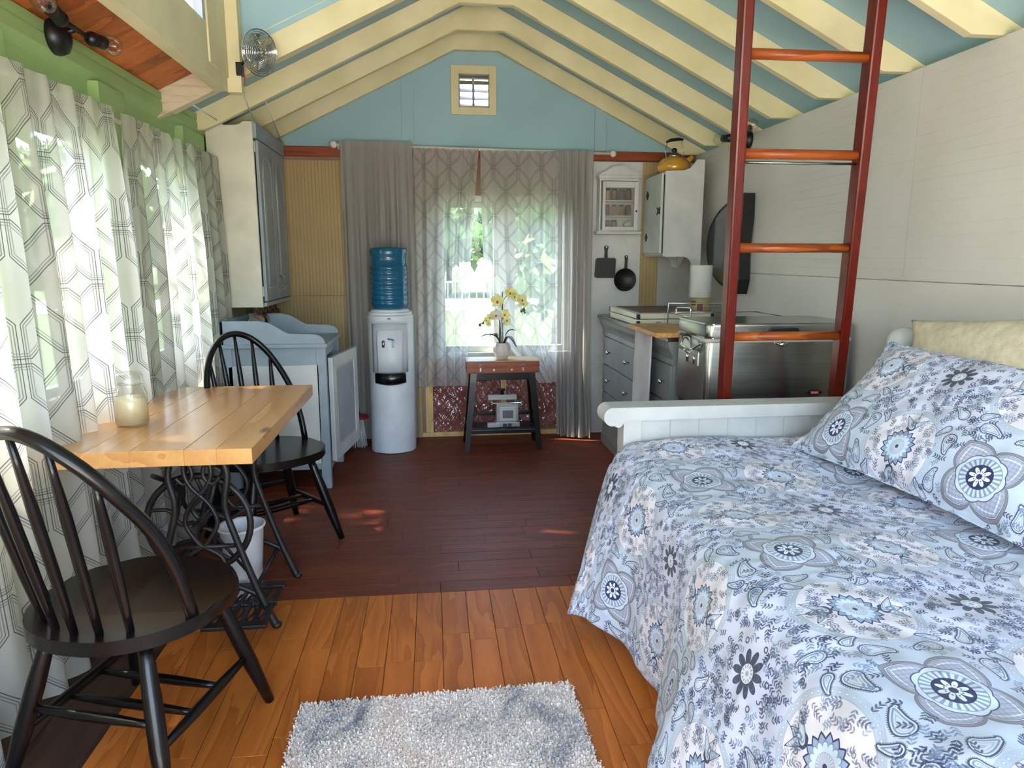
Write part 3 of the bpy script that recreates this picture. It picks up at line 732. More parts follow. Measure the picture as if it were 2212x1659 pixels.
# candle
cj = thing('candle_jar', 'big glass jar candle with cream wax on the table', 'candle', (-1.105, 2.62, .75))
cx, cy = -1.105, 2.62
bm = B(); lathe(bm, [(.002, .751), (.052, .751), (.056, .757), (.056, .865), (.050, .885), (.043, .892), (.043, .903)], (cx, cy, 0), 28, cap=False); obj('jar', bm, JAR, cj)
bm = B(); lathe(bm, [(.002, .758), (.052, .758), (.053, .848), (.050, .853), (.002, .851)], (cx, cy, 0), 28, cap=False); obj('wax', bm, mat('cream_wax', (244, 226, 182), .5), cj)
bm = B(); lathe(bm, [(.002, .900), (.047, .902), (.049, .908), (.046, .916), (.046, .934), (.040, .944), (.002, .948)], (cx, cy, 0), 28, cap=False); obj('lid', bm, JAR, cj)
bm = B(); rod(bm, (cx, cy, .85), (cx+.002, cy, .862), .0016); obj('wick', bm, BLACK, cj)

# ================================================================ HUTCH (wash stand) AND WALL CABINET BY THE WINDOWS
hx0, hx1, hy0, hy1 = -1.20, -.625, 4.06, 4.66
hu = thing('washstand', 'grey washstand with curved gallery sides and white panels behind the far chair', 'cabinet', (-.9, 4.36, 0))
HG = GREYB
bm = B()
for x in (hx0, hx1-.055):
    for y in (hy0, hy1-.05): box(bm, x, x+.055, y, y+.05, 0, .845, .003)
box(bm, hx0+.055, hx1-.055, hy0+.004, hy0+.045, .74, .845, .002); box(bm, hx0+.055, hx1-.055, hy0+.004, hy0+.045, .12, .17, .002)
box(bm, hx1-.045, hx1-.004, hy0+.05, hy1-.05, .79, .845, .002); box(bm, hx1-.045, hx1-.004, hy0+.05, hy1-.05, .10, .14, .002)
box(bm, hx0+.01, hx1-.02, hy1-.03, hy1-.01, .1, .84); box(bm, hx0+.02, hx1-.02, hy0+.03, hy1-.03, .11, .13)
obj('frame', bm, HG, hu)
bm = B(); prism(bm, [(hx0+.03, .155), (hx1-.045, .155), (hx1-.045, .745), (hx1-.055, .755), (hx1-.07, .745), (hx1-.08, .755), (hx0+.03, .755)][:3]+[(hx1-.045, .742), (hx0+.03, .742)], 'y', hy0+.0, hy0+.012, bev=.003)
obj('side_panel', bm, WHITE, hu, label='white side panel')
obj('top', bx(hx0-.01, hx1+.012, hy0-.014, hy1+.014, .845, .868, .004), HG, hu)
def gallery(y):
    p = [(hx0, .868), (hx1+.0, .868)]+arc(hx1-.075, .878, .07, 0, 90, 6, .045)+[(hx1-.20, .924), (hx1-.235, .94), (hx1-.27, .968), (hx1-.31, .99), (hx1-.36, 1.0), (hx0, 1.0)]
    bm = B(); prism(bm, p, 'y', y, y+.018, bev=.002); obj('gallery_side', bm, HG, hu)
gallery(hy0); gallery(hy1-.018)
obj('gallery_back', bx(hx0-.0, hx0+.016, hy0, hy1, .868, 1.0, .002), HG, hu)
dr = obj('door', bx(0, .022, 0, .53, 0, .625, .003, M=Matrix.Translation((hx1+.004, hy0+.045, .155))@Matrix.Rotation(R(-9), 4, 'Z')), mat('greyed_white_door', (190, 190, 192), .45), hu, label='white framed door standing ajar')
Md = Matrix.Translation((hx1+.004, hy0+.045, .155))@Matrix.Rotation(R(-9), 4, 'Z')
bm = B(); box(bm, .020, .027, 0, .07, 0, .625, .002, M=Md); box(bm, .020, .027, .46, .53, 0, .625, .002, M=Md); box(bm, .020, .027, .07, .46, .555, .625, .002, M=Md); box(bm, .020, .027, .07, .46, 0, .075, .002, M=Md)
obj('door_frame', bm, WHITE, dr)
bm = B(); box(bm, .0215, .0245, .085, .445, .09, .54, .002, M=Md); obj('door_panel', bm, mat('grey_door_panel', (160, 163, 170), .45), dr)

ux0, ux1, uy0, uy1 = -1.30, -1.035, 4.40, 5.17
uc = thing('wall_cabinet', 'cream sided wall cabinet with grey arched doors next to the window sheers', 'cabinet', (-1.17, 4.8, 1.055))
bm = B(); pt = [(ux0, 1.055), (ux1, 1.055), (ux1, 2.138), (ux1-.05, 2.138), (ux1-.072, 2.118), (ux1-.105, 2.112), (ux0+.105, 2.112), (ux0+.072, 2.122), (ux0+.05, 2.142), (ux0, 2.145)]
prism(bm, pt, 'y', uy0, uy0+.018, bev=.002); obj('side_panel', bm, CREAM2, uc, label='cream side panel with scalloped top')
bm = B(); prism(bm, pt, 'y', uy1-.018, uy1, bev=.002); obj('side_panel', bm, GREYD, uc)
bm = B(); box(bm, ux0, ux1, uy0+.018, uy1-.018, 1.055, 1.075); box(bm, ux0, ux1, uy0+.018, uy1-.018, 2.06, 2.078); box(bm, ux0, ux0+.01, uy0+.018, uy1-.018, 1.075, 2.06)
obj('shelf_box', bm, GREYD, uc)
obj('crown_board', bx(ux1-.0, ux1+.022, uy0, uy1+.01, 2.045, 2.135, .004), GREYD, uc)
obj('bottom_rail', bx(ux1-.0, ux1+.016, uy0+.03, uy1, 1.058, 1.082, .002), GREYD, uc)
obj('door_gap_shade', bx(ux1-.02, ux1-.004, uy0+.02, uy1-.02, 1.08, 2.05), mat('recess_shade', (34, 28, 30), .8), uc)  # near-black sheet painted in for the shade between side panel and doors
ymid = (uy0+uy1)/2+.02
for k, (a, b) in enumerate(((uy0+.045, ymid-.004), (ymid+.004, uy1-.01))):
    d = obj('door', bx(ux1-.001, ux1+.018, a, b, 1.088, 2.04, .003), GREYD, uc)
    w = b-a
    out = [(a+.065, 1.17), (b-.065, 1.17)]+[(y, z) for y, z in arc((a+b)/2, 1.86, w/2-.065, 0, 180, 12, .10)]
    bm = B(); pts = [(ux1+.018, y, z) for y, z in out]; tube(bm, pts+[pts[0]], .007, 6); obj('door_moulding', bm, GREYD, d)
    bm = B(); inn = [(a+.085, 1.19), (b-.085, 1.19)]+[(y, z) for y, z in arc((a+b)/2, 1.85, w/2-.085, 0, 180, 12, .085)]
    prism(bm, inn, 'x', ux1+.014, ux1+.023, bev=.003); obj('door_panel', bm, GREYD, d)
    yh = b-.035 if k == 0 else a+.035
    zh = 1.21 if k == 0 else 1.19
    bm = B(); tube(bm, smooth_path([(ux1+.018, yh, zh+.05), (ux1+.045, yh, zh+.035), (ux1+.035, yh+.012, zh), (ux1+.045, yh, zh-.035), (ux1+.018, yh, zh-.05)], 5), .004, 7); obj('handle', bm, SILVER, d)
for z in (2.0, 1.15):
    obj('hinge', bx(ux1-.004, ux1+.004, uy0+.02, uy0+.05, z-.03, z+.03, .002), WHITE, uc)
# mugs under the cabinet
MUG = mat('brown_glazed_mug', (92, 50, 38), .3, col2=(120, 74, 54), scale=14, coat=.4)
MUGI = mat('cream_glazed_mug', (190, 166, 136), .35, coat=.3)
m0 = None
for k in range(5):
    y = 4.46+k*.13
    lab = ['cream mouthed mug hanging nearest under the cream sided cabinet', 'second hanging brown mug from the near end of the wall cabinet', 'middle one of five hanging brown mugs under the wall cabinet', 'fourth hanging brown mug from the near end of the wall cabinet', 'farthest brown mug hanging under the wall cabinet'][k]
    if m0 is None or k == 1:
        t = thing('hanging_mug', lab, 'mug', (-1.09, y, .925), group='mugs hanging under the wall cabinet')
        MM = Matrix.Translation((-1.09, y, .965))@Matrix.Rotation(R(96), 4, 'X')
        bm = B(); lathe(bm, [(.002, -.045), (.034, -.045), (.040, -.03), (.042, 0), (.040, .04), (.043, .046), (.039, .046), (.036, .03), (.036, -.03), (.002, -.035)], (0, 0, 0), 24, 0, MM, cap=False); body = obj('body', bm, MUGI if k == 0 else MUG, t)
        bm = B(); tube(bm, smooth_path([MM@Vector((0, .038, .025)), MM@Vector((0, .065, .02)), MM@Vector((0, .07, 0)), MM@Vector((0, .062, -.02)), MM@Vector((0, .038, -.03))], 5), .005, 7); obj('handle', bm, MUG, t)
        bm = B(); tube(bm, smooth_path([(-1.09, y, 1.056), (-1.09, y, 1.035), (-1.09, y+.012, 1.022), (-1.09, y+.018, 1.036)], 4), .002, 6); obj('hook', bm, SILVER, t)
        m0 = t
    else:
        c = copy_tree(m0); c.location = (-1.09, y, .925); c['label'] = lab
# small broom tucked behind the washstand
br = thing('broom', 'small broom with red head and white bristles behind the washstand', 'broom', (-.545, 4.98, 0))
bm = B(); ball(bm, (-.545, 4.98, .225), .065, (1, 1, .3)); obj('head', bm, mat('red_plastic', (150, 34, 38), .4), br)
bm = B()
for k in range(40):
    a = rnd.uniform(0, 6.28); r = rnd.uniform(.005, .045); rod(bm, (-.545+r*.6*math.cos(a), 4.98+r*.6*math.sin(a), .215), (-.545+r*1.35*math.cos(a), 4.98+r*1.35*math.sin(a), .004), .003, seg=5)
obj('bristles', bm, WHITE, br, kind='stuff')
bm = B(); rod(bm, (-.545, 4.98, .22), (-.64, 4.96, .62), .009); obj('handle', bm, BLACK, br)

# ================================================================ WATER DISPENSER
wx, wy = -.305, 4.93
wd = thing('water_dispenser', 'white floor standing water dispenser with rounded front by the grey curtain', 'water dispenser', (wx, wy, 0))
DW = mat('dispenser_white_plastic', (226, 230, 236), .35, bump=.04)
def dprof(hw, d, n=18):
    return [(wx+hw, wy+.12), (wx-hw, wy+.12)]+[(wx+hw*math.cos(a), wy-.0-d*math.sin(a)) for a in [math.pi*(1-i/n) for i in range(n+1)]]
bm = B(); prism(bm, dprof(.158, .165), 'z', .0, .965, bev=.010, smooth=True); obj('body', bm, DW, wd)
bm = B(); prism(bm, dprof(.150, .155), 'z', .965, .985, bev=.008, smooth=True); obj('top_cover', bm, DW, wd)
bm = B(); lathe(bm, [(.135, .985), (.130, 1.0), (.10, 1.004), (.09, 1.02)], (wx, wy, 0), 30); obj('bottle_collar', bm, DW, wd)
yf = wy-.165
def facey(x, d=.165, hw=.158): return wy-d*math.sqrt(max(0, 1-((x-wx)/hw)**2))
# recess panel: curved inset frame and flat taps plate
bm = B()
def fr(u, v):
    x = wx-.118+.236*u; return (x, facey(x)-.004, .575+.335*v+.02*math.sin(math.pi*u)*(v > .99))
sheet(bm, fr, 16, 4); o = obj('front_panel', bm, mat('panel_white', (196, 200, 206), .3), wd); solidify(o, .006)
bm = B()
def fr2(u, v):
    x = wx-.088+.176*u; return (x, facey(x)-.0085, .582+.285*v)
sheet(bm, fr2, 14, 3); o = obj('tap_plate', bm, DW, wd); solidify(o, .004)
bm = B(); tube(bm, [(wx-.12+.24*i/12, facey(wx-.12+.24*i/12)-.006, .912+.016*math.sin(math.pi*i/12)) for i in range(13)], .006, 8); obj('brow_ridge', bm, DW, wd)
bm = B()
def tr(u, v):
    x = wx-.103+.206*u; return (x, facey(x)-.012-.014*math.sin(math.pi*v), .505+.068*v-.012*math.sin(math.pi*u)*(1-v))
sheet(bm, tr, 16, 6); o = obj('drip_tray', bm, mat('black_drip_tray', (14, 16, 18), .2), wd, label='black drip tray'); solidify(o, .008)
for x, m in ((wx-.040, DW), (wx+.026, DW)):
    bm = B(); rod(bm, (x, facey(x), .795), (x, facey(x)-.035, .79), .012); rod(bm, (x, facey(x)-.028, .80), (x, facey(x)-.03, .755), .010, .008); obj('tap', bm, SILVER if x < wx else m, wd)
bm = B(); box(bm, -.022, .022, -.008, .008, -.004, .004, .002, M=Matrix.Translation((wx+.012, facey(wx)-.045, .812))@Matrix.Rotation(R(12), 4, 'Y')); obj('tap_lever', bm, mat('blue_lever', (24, 58, 120), .4), wd, label='blue tap lever')
bm = B(); yl = yf-.003
box(bm, wx-.024, wx+.026, yl-.001, yl+.003, .912, .962, .001, mi=0)
prism(bm, [(wx-.015, .942), (wx-.004, .955), (wx+.002, .950), (wx+.008, .956), (wx+.018, .942)], 'y', yl-.0016, yl-.001, mi=1)
for z in (.932, .925): box(bm, wx-.014, wx+.016, yl-.0016, yl-.001, z, z+.003, mi=2)
obj('label', bm, [mat('label_white', (232, 226, 224), .5), mat('label_blue', (40, 110, 150), .5), mat('label_red', (190, 80, 80), .5)], wd)
WB, nt, N, L, P = newmat('blue_water_bottle'); N.remove(P)
g1 = N.new('ShaderNodeBsdfTransparent'); g1.inputs[0].default_value = (.20, .50, .66, 1)
g2 = N.new('ShaderNodeBsdfPrincipled'); g2.inputs['Base Color'].default_value = srgb((36, 108, 146)); g2.inputs['Roughness'].default_value = .08; g2.inputs['Specular IOR Level'].default_value = .9
mx = N.new('ShaderNodeMixShader'); mx.inputs[0].default_value = .62; L.new(g1.outputs[0], mx.inputs[1]); L.new(g2.outputs[0], mx.inputs[2]); L.new(mx.outputs[0], N['Material Output'].inputs[0])
bt = thing('water_bottle', 'upturned ribbed blue water bottle on the white dispenser', 'bottle', (wx, wy, .99))
prof = [(.03, .985), (.05, 1.0), (.105, 1.005), (.122, 1.02)]
z = 1.03
while z < 1.27: prof += [(.124, z), (.129, z+.008), (.129, z+.022), (.124, z+.030)]; z += .034
prof += [(.120, 1.30), (.119, 1.36), (.124, 1.375), (.126, 1.405), (.118, 1.420), (.06, 1.424), (.002, 1.418)]
bm = B(); lathe(bm, prof, (wx, wy, 0), 36, cap=False); obj('shell', bm, WB, bt)
bm = B(); lathe(bm, [(.002, 1.012), (.115, 1.014), (.119, 1.03), (.119, 1.295), (.002, 1.296)], (wx, wy, 0), 30, cap=False); obj('water', bm, mat('blue_water', (50, 126, 168), .05, coat=1), bt)

# ================================================================ CONSOLE TABLE, TOY STOVE, ORCHID
ct = thing('console_table', 'small table with red brown box top on splayed black legs under the window', 'table', (.47, 4.92, 0))
cx0, cx1, cy0, cy1 = .215, .735, 4.78, 5.00
CTOP = wood('light_console_top', (170, 138, 92), (196, 166, 120), 'x', .45, vary=0)
CBOX = wood('red_brown_box', (112, 48, 24), (150, 72, 40), 'x', .4, vary=0, coat=.3)
obj('box_body', bx(cx0+.004, cx1-.004, cy0+.004, cy1, .557, .638, .004), CBOX, ct, label='red brown wooden box')
obj('top', bx(cx0, cx1, cy0, cy1+.004, .638, .645, .002), CTOP, ct, label='pale wooden lid')
for x in (.315, .615):
    bm = B(); tube(bm, [(x+.011*math.cos(a), cy0-.001, .608+.013*math.sin(a)) for a in np.linspace(0, 6.0, 12)], .002, 6); box(bm, x-.005, x+.005, cy0-.004, cy0+.004, .572, .596, .001); obj('latch', bm, SILVER, ct)
for x in (.41, .535):
    bm = B(); box(bm, x-.006, x+.006, cy0-.003, cy0+.004, .574, .588, .001); obj('catch', bm, SILVER, ct)
for sx in (0, 1):
    for sy in (0, 1):
        xt = (cx0+.055, cx1-.055)[sx]; xb = (cx0+.0, cx1+.0)[sx]; yt = (cy0+.035, cy1-.03)[sy]; yb = (cy0+.005, cy1+.04)[sy]
        bm = B(); v = []
        h = .022
        A = [bm.verts.new((xb+dx*h*.8, yb+dy*h*.8, 0)) for dx, dy in ((-1, -1), (1, -1), (1, 1), (-1, 1))]
        C = [bm.verts.new((xt+dx*h, yt+dy*h, .557)) for dx, dy in ((-1, -1), (1, -1), (1, 1), (-1, 1))]
        bm.faces.new(A[::-1]); bm.faces.new(C)
        for i in range(4): bm.faces.new((A[i], A[(i+1) % 4], C[(i+1) % 4], C[i]))
        obj('leg', bm, BLACKW, ct)
for y, z, t in ((cy0+.018, .135, .028), (cy1+.03, .215, .022)): obj('stretcher', bx(cx0+.02, cx1-.02, y-.012, y+.012, z-t/2, z+t/2, .003), BLACKW, ct)
for y in (cy0+.035, cy1-.03): obj('apron', bx(cx0+.06, cx1-.06, y-.012, y+.012, .505, .557, .002), BLACKW, ct)
for x in (cx0+.012, cx1-.012): obj('stretcher', bx(x-.010, x+.010, cy0+.03, cy1+.02, .155, .18, .003), BLACKW, ct)
obj('lower_shelf', bx(cx0+.03, cx1-.03, cy0+.04, cy1+.01, .148, .156), BLACKW, ct)
sv = thing('toy_stove', 'miniature silver cook stove on the console lower shelf', 'toy stove', (.52, 4.87, .157))
SVM = mat('aged_silver_casting', (150, 150, 150), .35, .7, bump=.1)
s0, s1 = .43, .60; y0, y1 = 4.835, 4.92
obj('body', bx(s0, s1-.01, y0, y1, .185, .325, .004), SVM, sv)
obj('base', bx(s0-.01, s1, y0-.008, y1+.005, .157, .19, .004), SVM, sv)
for x in (.49, .525): obj('ash_door', bx(x-.014, x+.014, y0-.011, y0-.006, .160, .184, .001), mat('dark_stove_iron', (50, 48, 48), .5), sv)
obj('oven_door', bx(s0+.022, s1-.028, y0-.006, y0, .20, .305, .003), mat('pale_stove_door', (176, 176, 176), .4, .4), sv)
obj('oven_window', bx(s0+.045, s1-.050, y0-.009, y0-.004, .222, .280, .002), mat('stove_window', (110, 106, 110), .2), sv)
obj('cook_top', bx(s0-.035, s1+.012, y0-.018, y1+.005, .327, .337, .003), CHROME, sv)
bm = B()
for x in (s0-.033, s1+.010):
    ball(bm, (x, y0-.018, .325), .008); ball(bm, (x, y0-.018, .340), .007)
obj('corner_balls', bm, CHROME, sv, kind='stuff')
bm = B()
for x in (s0-.02, s1-.02): rod(bm, (x, y1-.01, .337), (x-.02, y1-.01, .385), .004)
obj('shelf_bracket', bm, SVM, sv)
bm = B(); prism(bm, [(y1-.05, .35), (y1+.0, .372), (y1, .382), (y1-.05, .385)], 'x', s0-.055, s1-.02); obj('warming_shelf', bm, SVM, sv)
bm = B(); lathe(bm, [(.018, .38), (.018, .412), (.026, .414), (.026, .424), (.002, .424)], (.475, y1-.02, 0), 16); obj('flue', bm, mat('dark_flue', (60, 50, 48), .3, .6), sv)
bm = B(); tube(bm, smooth_path([(s1-.03, y0-.01, .20), (s1, y0-.03, .205), (s1+.012, y0-.03, .215)], 4), .004, 6); obj('door_handle', bm, CHROME, sv)
o = obj('small_box', bx(.365, .45, 4.825, 4.865, .157, .187, .003), mat('pinkish_white_box', (186, 168, 178), .5), None, (.40, 4.845, .157)); tag(o, 'tiny pinkish white box beside the toy stove', 'box')

px_, py_ = .476, 4.875
orc = thing('potted_orchid', 'yellow orchid with dark leaves in a faceted white pot', 'plant', (px_, py_, .645))
bm = B(); lathe(bm, [(.002, .646), (.036, .646), (.056, .675), (.064, .705), (.062, .735), (.050, .762), (.044, .762), (.052, .735), (.002, .73)], (px_, py_, 0), 12, cap=False)
for f in bm.faces: f.smooth = False
obj('pot', bm, mat('glazed_white_pot', (220, 206, 200), .18, coat=.6), orc)
STEM = mat('dark_stem', (52, 44, 34), .5); LF = mat('dark_orchid_leaf', (30, 42, 36), .35, coat=.3)
PET = mat('pale_yellow_petal', (226, 220, 120), .5, col2=(236, 232, 170), scale=30); PETW = mat('cream_white_petal', (232, 224, 200), .5); LIP = mat('orange_orchid_lip', (190, 90, 40), .5); BUD = mat('green_bud', (110, 112, 60), .5)
def leafm(path, w):
    bm = B(); P = smooth_path(path, 8); n = len(P); rows = []
    for i, p in enumerate(P):
        t = i/(n-1); d = (P[min(i+1, n-1)]-P[max(i-1, 0)]).normalized(); s = d.cross(Vector((0, 0, 1))); s = s.normalized() if s.length > .01 else Vector((0, 1, 0))
        ww = w*math.sin(math.pi*min(1, t*.93+.07))**.6; rows.append([bm.verts.new(p+s*ww*k+Vector((0, 0, abs(k)*ww*.35))) for k in (-1, 0, 1)])
    for a, b in zip(rows, rows[1:]):
        for k in (0, 1): f = bm.faces.new((a[k], a[k+1], b[k+1], b[k])); f.smooth = True
    o = obj('leaf', bm, LF, orc); solidify(o, .003)
leafm([(px_-.01, py_, .745), (px_-.04, py_-.01, .80), (px_-.09, py_-.02, .822), (px_-.155, py_-.04, .812)], .020)
leafm([(px_+.01, py_-.01, .745), (px_+.035, py_-.03, .80), (px_+.065, py_-.05, .79), (px_+.095, py_-.07, .735)], .022)
leafm([(px_+.01, py_+.01, .745), (px_+.03, py_+.01, .82), (px_+.06, py_, .85), (px_+.10, py_-.02, .848)], .015)
leafm([(px_-.005, py_+.02, .745), (px_-.03, py_+.03, .80), (px_-.05, py_+.05, .82), (px_-.09, py_+.06, .80)], .015)
S1 = smooth_path([(px_-.004, py_, .74), (px_-.008, py_, .86), (px_+.0, py_, 1.0), (px_+.02, py_, 1.075), (px_+.07, py_-.01, 1.115), (px_+.125, py_-.02, 1.08), (px_+.15, py_-.03, 1.02), (px_+.155, py_-.03, .985)], 6)
S2 = smooth_path([(px_-.012, py_+.005, .74), (px_-.014, py_, .86), (px_-.02, py_-.01, .93), (px_-.055, py_-.015, .965), (px_-.10, py_-.02, .94), (px_-.155, py_-.03, .895)], 6)
for S in (S1, S2):
    bm = B(); tube(bm, S, .0028, 6); obj('stem', bm, STEM, orc)
bm = B(); rod(bm, (px_+.006, py_+.004, .73), (px_+.004, py_+.004, 1.12), .003, seg=6); rod(bm, (px_-.016, py_+.008, .73), (px_-.018, py_+.008, .98), .003, seg=6); obj('support_stick', bm, STEM, orc)
def bloom(c, r, ang, m, tilt=0):
    c = Vector(c); M = Matrix.Translation(c)@Matrix.Rotation(R(ang), 4, 'Y')@Matrix.Rotation(R(tilt), 4, 'Z')@Matrix.Rotation(R(90), 4, 'X')
    bm = B()
    for k in range(5):
        a = 2*math.pi*k/5+math.pi/2; wide = 1.0 if k in (1, 4) else .62
        g = sheet(bm, lambda u, v, a=a, wide=wide: tuple(M@Vector(((v*math.cos(a)-(u-.5)*wide*1.15*math.sin(a)*math.sin(math.pi*min(1, v*.85+.12)))*r, (v*math.sin(a)+(u-.5)*wide*1.15*math.cos(a)*math.sin(math.pi*min(1, v*.85+.12)))*r, (.25*v*v-.35*(u-.5)**2)*r+.001*k))), 4, 5)
    o = obj('blossom', bm, m, orc)
    bm = B(); ball(bm, tuple(M@Vector((0, -.15*r, .12*r))), r*.2, (.8, 1, 1)); obj('lip', bm, LIP, o)
for c, r, a, m, t in (((px_-.035, py_-.03, 1.058), .052, 5, PET, 0), ((px_+.052, py_-.03, 1.115), .043, -10, PET, 15), ((px_+.085, py_-.035, 1.09), .036, 20, PET, 30), ((px_+.135, py_-.035, 1.065), .042, -30, PET, 20), ((px_+.150, py_-.03, 1.04), .034, 20, PET, 0),
                   ((px_-.045, py_-.035, .962), .044, 0, PETW, -10), ((px_+.018, py_-.03, .965), .040, 30, PET, 0), ((px_+.03, py_-.03, .915), .034, 200, PET, 0), ((px_-.085, py_-.03, .945), .030, 20, PET, -30), ((px_-.11, py_-.03, .925), .026, 40, PET, -20), ((px_-.098, py_-.03, .90), .022, 190, PET, 0)):
    bloom(c, r, a, m, t)
for c, r in (((px_-.158, py_-.03, .892), .011), ((px_-.135, py_-.03, .905), .009), ((px_+.150, py_-.03, .995), .013), ((px_+.135, py_-.03, .985), .010), ((px_+.157, py_-.03, .975), .008)):
    bm = B(); ball(bm, c, r, (.9, .9, 1.1)); obj('bud', bm, BUD, orc)

# ================================================================ DRESSER AND WHAT STANDS ON IT
dx0, dx1, dy0, dy1 = 1.225, 1.93, 3.45, 4.96
ds = thing('dresser', 'grey dresser with dark top and small round knobs behind the bed end', 'dresser', (1.58, 4.2, 0))
obj('body', bx(dx0+.012, dx1, dy0, dy1, .04, .90, .004), DRESS, ds)
obj('plinth', bx(dx0+.0, dx1, dy0, dy1, .0, .07, .006), DRESS, ds)
bm = B(); prism(bm, [(dx0+.02, .80), (dx0-.0, .805), (dx0+.004, .83), (dx0-.004, .86), (dx0-.022, .89), (dx0-.030, .925), (dx1, .925), (dx1, .80)], 'y', dy0-.004, dy1+.012, bev=.001); obj('cornice_moulding', bm, DRESS, ds)
obj('top', bx(dx0-.038, dx1, dy0-.006, dy1+.02, .925, .948, .004), mat('dark_dresser_top', (58, 50, 46), .3, coat=.3), ds, label='dark brown top')
for (a, b, rows) in ((4.10, 4.93, ((.60, .795), (.40, .59), (.20, .39))), (3.47, 4.06, ((.60, .795), (.40, .59), (.20, .39)))):
    for z0, z1 in rows:
        d = obj('drawer', bx(dx0-.002, dx0+.02, a, b, z0, z1, .005), DRESS, ds)
        for y in ((a+.17, b-.20) if b-a > .7 else (a+.10, b-.10)):
            bm = B(); MM = Matrix.Translation((dx0-.002, y, (z0+z1)/2))@Matrix.Rotation(R(-90), 4, 'Y'); lathe(bm, [(.006, 0), (.006, .012), (.014, .017), (.015, .024), (.009, .030), (.001, .031)], (0, 0, 0), 16, 0, MM); obj('knob', bm, CHROME, d)
# towel over the dresser edge
bm = B()
def tw(u, v):
    y = 3.66+.30*u; s = v*.60
    if s < .06: x, z = 1.235-.05*(s/.06), .952+.004*math.sin(s*50)
    else: x, z = 1.178-.006*math.sin(u*9)*min(1, s*3)-.01*s, .951-(s-.06)
    return (x-.004*math.sin(14*u+2*v)*v, y+.01*math.sin(3*v)*(u-.5), z)
sheet(bm, tw, 24, 40); o = obj('hand_towel', bm, mat('white_cotton_towel', (206, 202, 202), .9, bump=.4, bscale=200), None, (1.18, 3.8, .6)); solidify(o, .006); tag(o, 'white hand towel hanging over the dresser front', 'towel')
cb = obj('cutting_board', bx(1.115, 1.368, 3.40, 3.93, .952, .978, .005), wood('cutting_board_wood', (170, 112, 52), (204, 158, 96), 'y', .4, vary=0), None, (1.29, 3.66, .95)); tag(cb, 'pale wooden cutting board overhanging the grey dresser', 'cutting board')
# folding case
cs = thing('camp_stove_case', 'cream folding metal case with black corners on the dresser', 'case', (1.45, 4.4, .95))
CSM = mat('cream_enamel', (214, 206, 182), .35, coat=.3); 
obj('lower_half', bx(1.215, 1.69, 4.07, 4.74, .950, .986, .005), CSM, cs); obj('upper_half', bx(1.215, 1.69, 4.07, 4.74, .990, 1.022, .005), CSM, cs)
obj('top_inset', bx(1.25, 1.66, 4.15, 4.70, 1.021, 1.026, .002), mat('brown_inset', (104, 74, 60), .5), cs, label='brown top inset')
bm = B()
for x in (1.212, 1.672):
    for z0, z1 in ((.949, .966), (.99, 1.008)): box(bm, x, x+.021, 4.067, 4.09, z0, z1+.012, .002); box(bm, x, x+.021, 4.72, 4.743, z0, z1+.012, .002)
obj('corner_guard', bm, BLACK, cs, kind='stuff')
for x in (1.33, 1.56): obj('catch', bx(x, x+.03, 4.064, 4.07, .962, .974, .001), SILVER, cs)
bm = B(); sheet(bm, lambda u, v: (1.28+.20*u+.02*v, 3.95+.09*v, .955+.016*(noise.noise(Vector((u*4, v*3, 2)))+.4)*math.sin(math.pi*min(1, max(0, u)))), 14, 10); o = obj('dish_cloth', bm, mat('white_cloth', (214, 210, 216), .9), None, (1.38, 4.0, .95)); solidify(o, .008); tag(o, 'crumpled white cloth on the dresser in front of the cream case', 'cloth')
# wire dish rack
rk = thing('dish_rack', 'chrome wire dish rack on the dresser by the white wall', 'dish rack', (1.65, 3.8, .95))
bm = B(); ra, rb, rc, rd = 1.375, 1.915, 3.62, 3.985
w = .0040
def loop(bm, pts): tube(bm, pts, w, 6)
for z in (.965, 1.035): tube(bm, [(ra, rc, z), (rb, rc, z), (rb, rd, z), (ra, rd, z)], w, 6, closed=True)
tube(bm, smooth_path([(ra, rc, .952), (ra, rc, 1.07), (ra, rc+.02, 1.085), (ra, rd-.16, 1.075), (ra, rd-.14, 1.055), (ra, rd-.14, 1.035)], 3), w*1.2, 6)
tube(bm, [(ra, rd, .952), (ra, rd, 1.09), (ra+.34, rd, 1.085), (ra+.36, rd, 1.06)], w*1.1, 6)
tube(bm, [(rb, rc, .952), (rb, rc, 1.035)], w, 6)
obj('outer_wires', bm, CHROME, rk)
for i in range(14):
    x = ra+.03+i*(rb-ra-.05)/13
    bm = B(); tube(bm, [(x, rc, .965), (x, rc+.10, .962), (x+.012, rc+.13, 1.02), (x+.03, rc+.16, 1.02), (x+.03, rc+.19, .962), (x, rd, .965)], w*.8, 5); obj('wire', bm, CHROME, rk)
